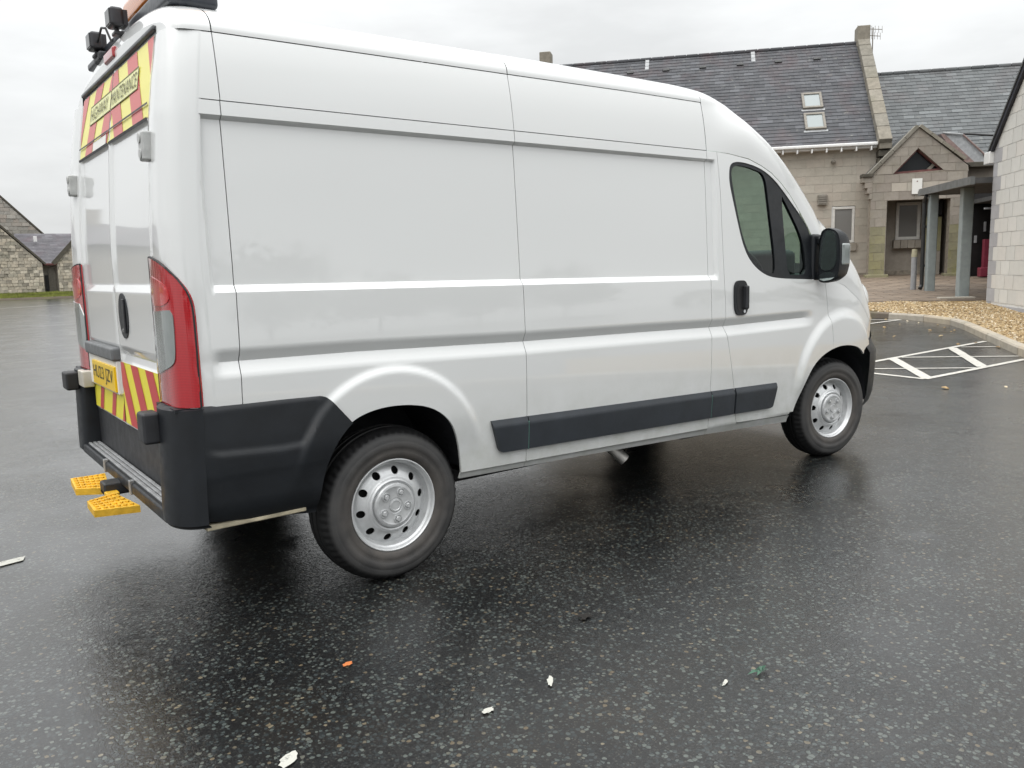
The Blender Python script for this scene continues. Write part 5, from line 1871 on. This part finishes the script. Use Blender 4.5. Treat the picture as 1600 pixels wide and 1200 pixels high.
# =================================================================== LOWER WING behind the porch
wing = thing('slate_wing', 'lower wing with pale grey slate roof beside the tall coped gable', 'building', W(9.0, 31.6, z_path(31)))
frw = fr_roof(30.9, 4.70)
WL = (34.5 - 30.9) * math.sqrt(2)
WZ = 4.70 + 3.6
roof2 = MB().add(([frw(6.66, 0, 0), frw(15, 0, 0), frw(15, WL, 0), frw(6.66, WL, 0), W(15, 38.1, 4.7), W(6.66, 38.1, 4.7)], [(0, 1, 2, 3), (3, 2, 4, 5)])).build('roof', 'slate_grey', wing)
slates(roof2, frw, 6.67, 14.0, WL, 0.20, 0.36, 'slate_grey')
mb = MB()
for k in range(18):
    u_ = 6.67 + 0.45 * k
    mb.add(xf(rbox((0.004, -0.14, -0.06), (0.446, 0.14, 0.05), 0.03, 2), lambda p: W(u_ + p[0], 34.5 + p[1], WZ + 0.02 + p[2] - abs(p[1]) * 0.45)))
mb.build('ridge_tiles', 'slate_grey', roof2, smooth=40, kind='stuff')
quad_wall(wing, lambda s, z, d: W(s, 31.2 - d, z), [R4(6.6, 15, 0.3, 4.75)], 0.0, 'wall', 'porch_stone')
MB().add(tube(W(9.0, 30.95, 5.45), W(10.6, 30.95, 5.27), 0.035, 8)).build('roof_pipe', 'pipe_black', wing)

# =================================================================== PORCH
porch = thing('gabled_porch', 'small gabled stone porch with triangular window beside the canopy', 'porch', W(7.2, 29.0, z_path(29)))
fr_p = lambda s, z, d: W(s, 29.0 - d, z)
AP = (7.22, 5.50)
EL, ER = (5.80, 4.02), (8.72, 4.25)
PZ0 = 0.55
pw = MB()
# facade backing in convex pieces round the triangular window and the recess below the lintel
TRI = [(6.50, 4.03), (8.02, 4.10), (7.23, 4.82)]
OPN = (6.34, 8.26, 3.20)
regs = [
    [(5.86, PZ0), (6.34, PZ0), (6.34, 3.20), (5.86, 3.20)],
    [(8.26, PZ0), (8.72, PZ0), (8.72, 3.20), (8.26, 3.20)],
    [(5.86, 3.20), (8.72, 3.20), (8.72, 3.47), (5.86, 3.47)],
    [(5.86, 3.47), (8.72, 3.47), (8.72, 3.75), (5.86, 3.75)],
    [(5.86, 3.75), (8.72, 3.75), (8.72, 4.03), (5.86, 4.02)],
    [(5.84, 4.02), (6.50, 4.03), (7.23, 4.82), (7.22, 5.46)],
    [(8.02, 4.10), (8.02, 4.03), (8.74, 4.03), (8.72, 4.20), (7.22, 5.46), (7.23, 4.82)],
    [(6.50, 4.03), (8.02, 4.03), (8.02, 4.10)],
]
for P in regs:
    P = P if area(P) > 0 else P[::-1]
    pw.add(prism(P, lambda p: fr_p(p[0], p[1], -0.32), lambda p: fr_p(p[0], p[1], -0.004)))
pwo = pw.build('wall', 'mortar_dark', porch)
def pm_(P):
    z = sum(p[1] for p in P) / len(P)
    s = sum(p[0] for p in P) / len(P)
    if z < 2.30 and (s < 6.4 or s > 8.2):
        return 'mossy_stone'
    if 3.46 < z < 3.76 and 6.25 < s < 8.4:
        return 'sandstone'
    return 'porch_stone'
big = [[(5.84, 4.02), (6.50, 4.03), (7.23, 4.82), (7.22, 5.46)], [(8.74, 4.03), (8.72, 4.20), (7.22, 5.46), (7.23, 4.82), (8.02, 4.10), (8.02, 4.03)]]
for P in (regs[0], regs[1], regs[2], regs[3], regs[4], regs[5], [(8.02, 4.08), (8.74, 4.03), (8.72, 4.20), (7.22, 5.46), (7.23, 4.82)]):
    P = P if area(P) > 0 else P[::-1]
    masonry(pwo, fr_p, [P], 0.2775, 0.47, 'porch_stone', 0.009, 0.005, s_off=0.13, z_off=0.425, jit=0.003, matfn=pm_)
# side return and reveals
quad_wall(porch, lambda s, z, d: W(5.86 - d + 0.25, s, z), [R4(29.0, 30.5, PZ0, 4.0)], 0.0, 'side_wall', 'porch_stone')
quad_wall(porch, lambda s, z, d: W(8.72 + d, s, z), [R4(29.0, 31.0, PZ0, 4.2)], 0.0, 'side_wall', 'porch_stone')
frl = lambda s, z, d: W(6.34 + d, s, z)
quad_wall(porch, frl, [R4(29.02, 30.3, PZ0, 3.2)], 0.0, 'reveal', 'mortar_dark')
# recessed wall with the window
rw = quad_wall(porch, lambda s, z, d: W(s, 30.3 - d, z), around(6.34, 8.26, PZ0, 3.6, [(6.95, 7.68, 1.96, 3.18)]), 0.0, 'recess_wall', 'porch_stone')
window(porch, 6.93, 7.70, 1.95, 3.20, 30.22, 0.10, 0.0, 'blind_grey')
for k in range(4):
    ubox(porch, 'sill_block', 'porch_stone', 6.86 + 0.225 * k, 7.075 + 0.225 * k, 30.10, 30.34, 1.66, 1.94, 0.012)
ubox(porch, 'plinth', 'mortar_dark', 6.36, 8.24, 30.22, 30.31, 0.5, 0.92, 0.01)
for u0, u1 in ((5.76, 6.46), (8.16, 8.80)):
    ubox(porch, 'pier_base', 'mossy_stone', u0, u1, 28.88, 29.3, 0.45, z_path(29) + 0.09, 0.02)
# dark vent panel and mossy infill between the piers
ubox(porch, 'vent_panel', 'door_dark', 7.86, 8.27, 29.9, 30.05, 2.72, 3.16)
ubox(porch, 'infill_panel', 'mossy_stone', 7.74, 8.27, 29.9, 30.05, 1.55, 2.66)
ubox(porch, 'infill_panel', 'porch_stone', 7.74, 8.27, 29.9, 30.05, 0.5, 1.54)
# corbel at the left springing
for k, (u0, z0, z1) in enumerate(((5.58, 3.80, 4.0), (5.66, 3.62, 3.80), (5.74, 3.44, 3.62), (5.81, 3.26, 3.44))):
    ubox(porch, 'corbel_stone', 'porch_stone', u0, 5.90, 28.98, 29.4, z0, z1, 0.015)
# coping up both rakes
def rake(a, b, n, name):
    A, B = np.array(a), np.array(b)
    d = (B - A) / np.hypot(*(B - A)); nn = np.array([-d[1], d[0]])
    nn = nn if nn[1] > 0 else -nn
    for k in range(n):
        p, q = A + (B - A) * (k / n) + d * 0.006, A + (B - A) * ((k + 1) / n) - d * 0.006
        P = [tuple(p), tuple(q), tuple(q + nn * 0.10), tuple(p + nn * 0.10)]
        P = P if area(P) > 0 else P[::-1]
        MB().add(prism(P, lambda t_: fr_p(t_[0], t_[1], -0.36), lambda t_: fr_p(t_[0], t_[1], 0.07))).build(name, 'coping_stone', porch)
rake((5.80, 4.00), (7.22, 5.47), 4, 'coping_stone')
rake((7.22, 5.47), (8.60, 4.36), 4, 'coping_stone')
ubox(porch, 'springer', 'dark_stone', 5.56, 5.90, 28.92, 29.36, 3.97, 4.08, 0.015)
# triangular window: timber frame, glass, rafter
tri_i = [(6.66, 4.085), (7.90, 4.14), (7.235, 4.72)]
MB().add(prism(TRI, lambda p: fr_p(p[0], p[1], -0.30), lambda p: fr_p(p[0], p[1], -0.27))).build('gable_pane', 'dark_glass', porch)
def bar(a, b, wd, d0, d1, mat, name):
    A, B = np.array(a), np.array(b); d = (B - A) / np.hypot(*(B - A)); nn = np.array([-d[1], d[0]]) * wd / 2
    P = [tuple(A - nn), tuple(B - nn), tuple(B + nn), tuple(A + nn)]
    return MB().add(prism(P, lambda p: fr_p(p[0], p[1], d0), lambda p: fr_p(p[0], p[1], d1))).build(name, mat, porch)
bar((6.55, 4.07), (8.0, 4.13), 0.07, -0.27, -0.12, 'red_timber', 'window_bar')
bar((6.52, 4.06), (7.20, 4.79), 0.10, -0.27, -0.10, 'red_timber', 'window_bar')
bar((7.26, 4.79), (7.98, 4.12), 0.06, -0.27, -0.14, 'red_timber', 'window_bar')
bar((7.60, 4.14), (7.82, 4.36), 0.09, -0.26, -0.16, 'coping_stone', 'rafter')
# pitched porch roof behind, with the lead covered flank
MB().add(([W(5.80, 29.3, 4.06), W(7.22, 29.3, 5.50), W(7.22, 31.5, 5.50), W(5.80, 31.0, 4.06), W(8.9, 29.3, 4.2), W(8.9, 31.3, 4.2)], [(0, 1, 2, 3), (1, 4, 5, 2)])).build('roof', 'slate_grey', porch)
# lead clad upstand running down beyond the right-hand rake
Pl = [(8.20, 5.36), (8.78, 5.26), (9.66, 4.38), (9.20, 4.36)]
MB().add(prism(Pl[::-1], lambda p: W(p[0], 30.35, p[1]), lambda p: W(p[0], 30.0, p[1]))).build('lead_panel', 'lead', porch)
P2 = [(8.12, 5.34), (8.22, 5.36), (9.22, 4.36), (8.85, 4.36)]
MB().add(prism(P2[::-1], lambda p: W(p[0], 30.3, p[1]), lambda p: W(p[0], 29.95, p[1]))).build('lead_cheek', 'lead_pink', porch)
mb = MB().add(tube(W(8.18, 29.96, 5.38), W(8.80, 29.96, 5.29), 0.03, 8))
mb.build('lead_roll', 'lead', porch)
MB().add(tube(W(8.80, 29.97, 5.29), W(9.70, 29.97, 4.40), 0.035, 8)).build('lead_roll', 'lead_pink', porch)
ubox(porch, 'lead_gutter', 'dark_stone', 8.60, 9.9, 29.6, 30.3, 4.20, 4.36, 0.02)
ubox(porch, 'wall_return', 'porch_stone', 8.72, 10.2, 30.05, 30.4, 0.4, 4.25)
sg = ubox(None, 'wall_sign', 'sign_white', 7.08, 7.38, 28.945, 28.975, 3.37, 3.86, 0.004)
tag(sg, 'blank white sign fixed to the porch wall under the triangular window', 'sign')
MB().add(tube(W(7.23, 28.944, 3.77), W(7.23, 28.940, 3.77), 0.022, 14)).build('emblem', 'lead_pink', sg)
# doorway and dark lobby beyond the canopy
lob = thing('entrance_doorway', 'dark doorway with crimson panel behind the canopy posts', 'doorway', W(9.3, 28.6, z_path(28.6)))
ubox(lob, 'dark_back_wall', 'door_dark', 8.75, 10.6, 28.62, 28.8, 0.6, 3.4)  # solid back wall, near-black to stand in for the lobby's shade
ubox(lob, 'unseen_shade_wall', 'door_dark', 10.5, 10.62, 19.9, 28.62, 0.3, 3.4)  # unseen side wall added to keep daylight out of the lobby
ubox(lob, 'door_leaf', 'door_dark', 8.80, 9.30, 28.54, 28.62, 0.72, 2.9, 0.01)
ubox(lob, 'crimson_panel', 'pink_panel', 9.03, 9.5, 28.1, 28.3, 0.70, 1.85, 0.01)
ubox(lob, 'crimson_bench', 'pink_panel', 8.86, 9.4, 27.8, 28.1, 0.70, 0.98, 0.02)
ubox(lob, 'notice', 'bollard_grey', 8.86, 8.93, 28.50, 28.54, 1.75, 1.98)
ubox(lob, 'notice', 'bollard_grey', 9.12, 9.18, 28.50, 28.54, 2.1, 2.4)
ubox(lob, 'strip_lamp', 'bollard_grey', 8.70, 9.3, 27.2, 27.3, 2.72, 2.77)

# =================================================================== NEAR GABLE BUILDING on the right
nb = thing('block_building', 'pale concrete block building with black verge boards on its gable', 'building', W(8.5, 15.0, 0.3))
fr_n = lambda s, z, d: W(6.4 - d, s, z)
gab = [(19.6, 0.05), (19.6, 3.62), (14.6, 8.05), (9.6, 3.62), (9.6, 0.0)]
nwall = MB().add(prism([(p[0], p[1]) for p in gab], lambda p: fr_n(p[0], p[1], -0.3), lambda p: fr_n(p[0], p[1], -0.006))).build('wall', 'mortar_light', nb)
def nm_(P):
    return 'quoin_grey' if max(p[0] for p in P) > 19.30 else 'pale_block'
clipg = [(15.0, 0.36), (19.6, 0.36), (19.6, 3.62), (15.0, 7.7)]
CH = 0.2925
def quoins():
    for k in range(0, 12):
        z0 = 0.36 + k * CH
        wq = 0.46 if k % 2 == 0 else 0.23
        P = [(19.6 - wq + 0.006, z0 + 0.006), (19.6 + 0.012, z0 + 0.006), (19.6 + 0.012, z0 + CH - 0.006), (19.6 - wq + 0.006, z0 + CH - 0.006)]
        P = clip_convex(P, [(15, 0.0), (19.62, 0.0), (19.62, 3.61), (15.0, 7.7)])
        if len(P) >= 3:
            MB().add(prism_uv(fr_n, P, 0, 0.005, 0.002)).build('quoin_block', 'quoin_grey', nwall)
        reg = clip_convex([(15.2, z0), (19.6 - wq, z0), (19.6 - wq, z0 + CH), (15.2, z0 + CH)], [(15, 0), (19.6, 0), (19.6, 3.60), (15.0, 7.68)])
        if len(reg) >= 3:
            masonry(nwall, fr_n, [reg], CH, 0.46, 'pale_block', 0.008, 0.002, s_off=0.0 if k % 2 else 0.02, z_off=0.36, jit=0.003)
    for k in range(12, 22):
        z0 = 0.36 + k * CH
        reg = clip_convex([(15.2, z0), (19.6, z0), (19.6, z0 + CH), (15.2, z0 + CH)], [(15, 0), (19.6, 0), (19.6, 3.60), (15.0, 7.68)])
        if len(reg) >= 3:
            masonry(nwall, fr_n, [reg], CH, 0.46, 'pale_block', 0.008, 0.002, s_off=0.1, z_off=0.36, jit=0.003)
quoins()
MB().add(xf(box((9.6, 0, 0), (19.62, 0.02, 0.36)), lambda p: W(6.4 - 0.018 + p[1] * 0.5, p[0], p[2] - 0.05))).build('plinth', 'quoin_grey', nb)
quad_wall(nb, lambda s, z, d: W(s, 19.6 + d, z), [R4(6.4, 14, 0.2, 3.6)], 0.0, 'rear_wall', 'quoin_grey')
for sg_ in (1, -1):
    a, b = (14.6 + sg_ * 5.28, 3.31), (14.6, 7.97)
    dd = np.array([b[0] - a[0], b[1] - a[1]]); dd = dd / np.hypot(*dd); nn = np.array([-dd[1], dd[0]]); nn = nn if nn[1] > 0 else -nn
    P = [a, b, tuple(np.array(b) + nn * 0.12), tuple(np.array(a) + nn * 0.12)]
    P = P if area(P) > 0 else P[::-1]
    MB().add(prism(P, lambda p: W(6.41, p[0], p[1]), lambda p: W(6.33, p[0], p[1]))).build('verge_board', 'black_verge', nb)
    Pr = [tuple(np.array(a) + nn * 0.10), tuple(np.array(b) + nn * 0.10), tuple(np.array(b) + nn * 0.14), tuple(np.array(a) + nn * 0.14)]
    Pr = Pr if area(Pr) > 0 else Pr[::-1]
    MB().add(prism(Pr, lambda p: W(14.0, p[0], p[1]), lambda p: W(6.31, p[0], p[1]))).build('roof', 'slate_grey', nb)
ubox(nb, 'eaves_box', 'white_upvc', 6.30, 6.62, 19.62, 19.95, 3.30, 3.56, 0.02)

# =================================================================== CANOPY
can = thing('entrance_canopy', 'flat grey canopy on two square posts linking porch and block building', 'canopy', W(7.0, 22.0, z_path(22)))
def canbox(name, mat, u0, u1, va, vb, z0a, z0b, th):
    V = [W(u0, va, z0a), W(u1, va, z0a), W(u1, vb, z0b), W(u0, vb, z0b), W(u0, va, z0a + th), W(u1, va, z0a + th), W(u1, vb, z0b + th), W(u0, vb, z0b + th)]
    return MB().add((V, [(0, 3, 2, 1), (4, 5, 6, 7), (0, 1, 5, 4), (1, 2, 6, 5), (2, 3, 7, 6), (3, 0, 4, 7)])).build(name, mat, can)
canbox('canopy_deck', 'canopy_soffit', 6.02, 10.2, 19.63, 23.70, 2.90, 2.955, 0.12)
canbox('canopy_deck', 'canopy_soffit', 8.7, 10.6, 23.70, 28.6, 2.95, 2.955, 0.12)  # extra roof over the passage, added to keep daylight off the lobby
canbox('fascia_trim', 'canopy_grey', 5.96, 6.05, 19.62, 23.7, 2.88, 2.955, 0.17)
canbox('end_trim', 'canopy_grey', 5.96, 10.2, 23.7, 23.76, 2.95, 2.955, 0.12)
def post(u0, u1, v0, v1, ztop):
    ubox(can, 'canopy_post', 'post_grey', u0, u1, v0, v1, z_path(v0) - 0.05, ztop, 0.02)
post(6.07, 6.28, 23.00, 23.22, 2.95)
post(6.26, 6.50, 21.05, 21.30, 2.93)
dp = MB()
dp.add(polytube([W(6.0, 23.1, 2.92), W(6.0, 23.25, 2.75), W(6.02, 23.25, 0.62), W(5.97, 23.18, 0.54)], 0.05, 12))
dp.build('downpipe', 'pipe_black', can, smooth=50)
for zz in (1.1, 2.1):
    MB().add(tube(W(6.02, 23.25, zz), W(6.02, 23.25, zz + 0.06), 0.062, 12)).build('pipe_clip', 'pipe_black', can, smooth=50)
bo = thing('bollard', 'short grey bollard with cream cap beside the black downpipe', 'bollard', W(5.98, 23.68, z_path(23.68)))
MB().add(tube(W(5.92, 23.66, z_path(23.6) - 0.02), W(5.92, 23.66, 1.42), 0.072, 18)).build('shaft', 'bollard_grey', bo, smooth=50)
MB().add(tube(W(5.92, 23.66, 1.42), W(5.92, 23.66, 1.57), 0.074, 18, 0.066)).build('cap', 'bollard_cream', bo, smooth=50)
MB().add(tube(W(5.92, 23.66, 1.36), W(5.92, 23.66, 1.43), 0.077, 18)).build('band', 'bollard_cream', bo, smooth=50)

# =================================================================== FAR STONE BARNS across the car park
H2 = math.radians(83.4)
FU = np.array([math.sin(H2), -math.cos(H2), 0.0]); FV = np.array([math.cos(H2), math.sin(H2), 0.0])
def B(a, d, z):
    return tuple(C0 + FU * a + FV * d + np.array([0, 0, z]))
mb = MB()
mb.add(([B(-60, 68.2, 0.0), B(4.2, 67.6, 0.0), B(4.2, 67.65, 0.14), B(-60, 68.25, 0.14)], [(0, 1, 2, 3)]))
mb.build('far_kerb', 'kerb_dark', None, loc=(0, 0, 0), kind='structure')
gv = MB()
gv.add(([B(-60, 68.25, 0.13), B(4.2, 67.65, 0.13), B(4.3, 70.6, 0.46), B(-60, 70.6, 0.46), B(30, 67.0, 0.05), B(30, 73, 0.3)], [(0, 1, 2, 3)]))
gv.build('grass_verge', 'grass_soil', None, loc=(0, 0, 0), kind='structure')
gm_ = MB()
for k in range(9000):
    a = random.uniform(-4.5, 4.2); d = random.uniform(67.7, 70.2)
    z = 0.13 + (d - 67.7) / 2.9 * 0.33
    hgt = random.uniform(0.05, 0.16); t_ = random.uniform(-0.05, 0.05); wdt = 0.02
    gm_.add(([B(a - wdt, d, z - 0.01), B(a + wdt, d, z - 0.01), B(a + t_, d + random.uniform(-.04, .04), z + hgt)], [(0, 1, 2)]))
gm_.build('grass', 'grass', None, loc=(0, 0, 0), kind='stuff')


def barn_wall(parent, P, d, name, mat='rubble', stones=True, course=0.23, length=0.34):
    fr = lambda s, z, q: B(s, d - q, z)
    P = P if area(P) > 0 else P[::-1]
    w_ = MB().add(prism(P, lambda p: fr(p[0], p[1], -0.5), lambda p: fr(p[0], p[1], 0))).build(name, 'mortar', parent)
    if stones:
        vis = clip_convex(P, [(-4.0, -1), (5.5, -1), (5.5, 12), (-4.0, 12)])
        if len(vis) >= 3:
            masonry(w_, fr, [vis], course, length, mat, 0.02, 0.05, 'rubble_stones', jit=0.03, joined=True, rnd=0.35)
    return w_


def barn_verge(parent, a, b, d0, d1, th, name, mat):
    A_, B_ = np.array(a), np.array(b)
    dd = (B_ - A_) / np.hypot(*(B_ - A_)); nn = np.array([-dd[1], dd[0]]); nn = nn if nn[1] > 0 else -nn
    P = [tuple(A_), tuple(B_), tuple(B_ + nn * th), tuple(A_ + nn * th)]
    P = P if area(P) > 0 else P[::-1]
    return MB().add(prism(P, lambda p: B(p[0], d1, p[1]), lambda p: B(p[0], d0, p[1]))).build(name, mat, parent)


barn = thing('rubble_barn', 'low rubble stone barn gable standing behind the grass verge', 'barn', B(-3.0, 70, 0.3))
barn_wall(barn, [(-8.6, 0.2), (1.02, 0.2), (1.02, 2.55), (-3.8, 7.75), (-8.6, 2.55)], 70, 'gable_wall')
barn_verge(barn, (1.20, 2.46), (-3.8, 7.85), 69.9, 70.5, 0.13, 'verge', 'dark_stone')
barn_verge(barn, (-8.8, 2.46), (-3.8, 7.85), 69.9, 70.5, 0.13, 'verge', 'dark_stone')
MB().add(([B(1.2, 70.3, 2.56), B(-3.8, 70.3, 7.9), B(-3.8, 82, 7.9), B(1.2, 73.0, 2.56), B(-8.8, 70.3, 2.56), B(-8.8, 82, 2.56)], [(0, 1, 2, 3), (1, 4, 5, 2)])).build('roof', 'slate_far', barn)
tall = thing('tall_barn', 'taller pale stone gable rising behind the rubble barn', 'barn', B(-3.5, 78, 0.3))
barn_wall(tall, [(-9.0, 0.2), (2.3, 0.2), (2.3, 4.0), (-3.35, 10.2), (-9.0, 4.0)], 78, 'gable_wall', 'high_gable_stone', True, 0.3, 0.55)
barn_verge(tall, (2.45, 3.90), (-3.35, 10.27), 77.9, 78.5, 0.12, 'verge', 'dark_stone')
MB().add(([B(2.5, 78.3, 3.95), B(-3.35, 78.3, 10.3), B(-3.35, 92, 10.3), B(2.5, 92, 3.95)], [(0, 1, 2, 3)])).build('roof', 'slate_far', tall)
link_b = thing('link_range', 'dark slate roofed range between the two barn gables', 'barn', B(2.0, 73, 0.3))
fk = lambda s, t_, h: B(s, 71.0 + t_ * 0.90 - h * 0.44, 2.56 + t_ * 0.44 + h * 0.90)
rk = MB().add(([fk(-0.6, 0, 0), fk(8, 0, 0), fk(8, 5.6, 0), fk(-0.6, 5.6, 0)], [(0, 1, 2, 3)])).build('roof', 'slate_far', link_b)
slates(rk, fk, -0.5, 5.0, 5.6, 0.25, 0.5, 'slate_far')
MB().add(xf(rbox((0.66, 0, 0), (0.90, 0.2, 0.42), 0.02), lambda p: B(p[0], 74.0 + p[1], 4.30 + p[2]))).build('roof_vent', 'white_upvc', link_b)
barn_wall(link_b, [(1.0, 0.2), (2.05, 0.2), (2.05, 2.5), (1.0, 2.5)], 71.5, 'recess_wall', 'dark_stone', False)
MB().add(xf(rbox((1.36, 0, 0.3), (1.86, 0.08, 2.25), 0.02), lambda p: B(p[0], 71.3 + p[1], p[2]))).build('door', 'vent_grey', link_b)
MB().add(xf(box((1.12, 0, 0.3), (1.34, 0.06, 1.7)), lambda p: B(p[0], 71.3 + p[1], p[2]))).build('dark_opening', 'door_dark', link_b)
MB().add(xf(rbox((1.0, 0, 2.42), (2.1, 0.3, 2.58), 0.02), lambda p: B(p[0], 70.9 + p[1], p[2]))).build('eaves_board', 'red_timber', link_b)
barn2 = thing('second_barn', 'stone barn with brown raking verge half hidden by the van', 'barn', B(4.5, 70, 0.3))
barn_wall(barn2, [(1.98, 0.2), (9.5, 0.2), (9.5, 2.6), (5.7, 6.75), (1.98, 2.6)], 70, 'gable_wall')
barn_verge(barn2, (1.84, 2.42), (5.7, 6.72), 69.85, 70.4, 0.30, 'verge', 'dark_stone')
barn_verge(barn2, (9.6, 2.42), (5.7, 6.72), 69.85, 70.4, 0.30, 'verge', 'dark_stone')

# =================================================================== across the yard behind the camera: mirrored in the van's paint and lamps
def tree(x, y, h, r, seed, label):
    rg = np.random.default_rng(seed)
    t_ = thing('broadleaf_tree', label, 'tree', (x, y, 0), 'trees across the yard')
    tr = MB().add(tube((x, y, -0.1), (x + 0.2, y, h * 0.55), 0.28, 10, 0.12))
    for k in range(6):
        a = k * 1.05
        tr.add(tube((x + 0.1, y, h * (0.3 + 0.04 * k)), (x + r * 0.6 * math.cos(a), y + r * 0.6 * math.sin(a), h * (0.55 + 0.05 * k)), 0.09, 6, 0.03))
    tr.build('trunk', 'bark', t_)
    n = 2200
    lobes = rg.normal(0, 1, (9, 3)) * np.array([r * 0.45, r * 0.45, h * 0.16]) + np.array([x, y, h * 0.62])
    c = lobes[rg.integers(0, 9, n)] + rg.normal(0, 1, (n, 3)) * np.array([r * 0.26, r * 0.26, h * 0.10])
    e1 = rg.normal(0, 1, (n, 3)); e1 /= np.linalg.norm(e1, axis=1)[:, None]
    e2 = np.cross(e1, rg.normal(0, 1, (n, 3))); e2 /= np.linalg.norm(e2, axis=1)[:, None]
    s_ = rg.uniform(0.25, 0.6, (n, 1))
    V = np.stack([c - e1 * s_, c + e2 * s_ * 0.6, c + e1 * s_, c - e2 * s_ * 0.6], 1).reshape(-1, 3)
    me = bpy.data.meshes.new('crown')
    me.from_pydata(V.tolist(), [], np.arange(4 * n).reshape(-1, 4).tolist())
    me.materials.append(MATS['tree_leaf'])
    link('crown', me, t_)
KINDS_ = ('lowest', 'tallest', 'broadest')
for i, (x, y, h, r) in enumerate(((-60, -88, 9, 6.5), (-44, -92, 8, 7), (-28, -86, 11, 7), (-13, -90, 8, 7), (2, -86, 9, 7), (17, -92, 8, 7), (33, -88, 12, 7), (49, -92, 9, 7.5), (66, -94, 10, 8), (84, -96, 9, 8))):
    tree(x, y, h, r, 50 + i, 'leafy tree in the row across the yard, seen only as a reflection in the van')
hs = thing('yard_house', 'plain rendered house with slate roof across the yard, mirrored in the van doors', 'house', (-9, 44, 0))
MB().add(box((-16, 39, 0), (-3.6, 46, 3.5))).build('wall', 'house_render', hs)
MB().add(([(-16.4, 38.6, 3.4), (-3.2, 38.6, 3.4), (-3.2, 46.4, 3.4), (-16.4, 46.4, 3.4), (-14.5, 42.5, 5.2), (-5.1, 42.5, 5.2)], [(0, 1, 5, 4), (2, 3, 4, 5), (3, 0, 4), (1, 2, 5)])).build('roof', 'slate_far', hs)
for xx in (-12.6, -7.4):
    MB().add(box((xx, 42.1, 4.6), (xx + 1.0, 42.9, 5.9))).build('chimney', 'porch_stone', hs)
for xx in (-14.5, -10.5, -6.5):
    MB().add(box((xx, 38.96, 1.1), (xx + 1.2, 39.02, 2.5))).build('window', 'dark_glass', hs)

# distant hedgerow round the far edge of the site
rg = np.random.default_rng(77)
n = 9000
th_ = rg.uniform(math.radians(-40), math.radians(175), n)
rr_ = 150 + rg.normal(0, 3, n) + 6 * np.sin(th_ * 9)
top = 4.2 + 1.2 * np.sin(th_ * 23) + 0.8 * np.sin(th_ * 57 + 1)
c = np.stack([CAM[0] + rr_ * np.cos(th_), CAM[1] + rr_ * np.sin(th_), rg.uniform(0, 1, n) ** 0.7 * top], -1)
e1 = rg.normal(0, 1, (n, 3)); e1 /= np.linalg.norm(e1, axis=1)[:, None]
e2 = np.cross(e1, rg.normal(0, 1, (n, 3))); e2 /= np.linalg.norm(e2, axis=1)[:, None]
s_ = rg.uniform(0.5, 1.1, (n, 1))
V = np.stack([c - e1 * s_, c + e2 * s_ * 0.7, c + e1 * s_, c - e2 * s_ * 0.7], 1).reshape(-1, 3)
me = bpy.data.meshes.new('hedgerow')
me.from_pydata(V.tolist(), [], np.arange(4 * n).reshape(-1, 4).tolist())
me.materials.append(MATS['tree_leaf'])
link('hedgerow', me, None, (0, 0, 0), 'stuff')
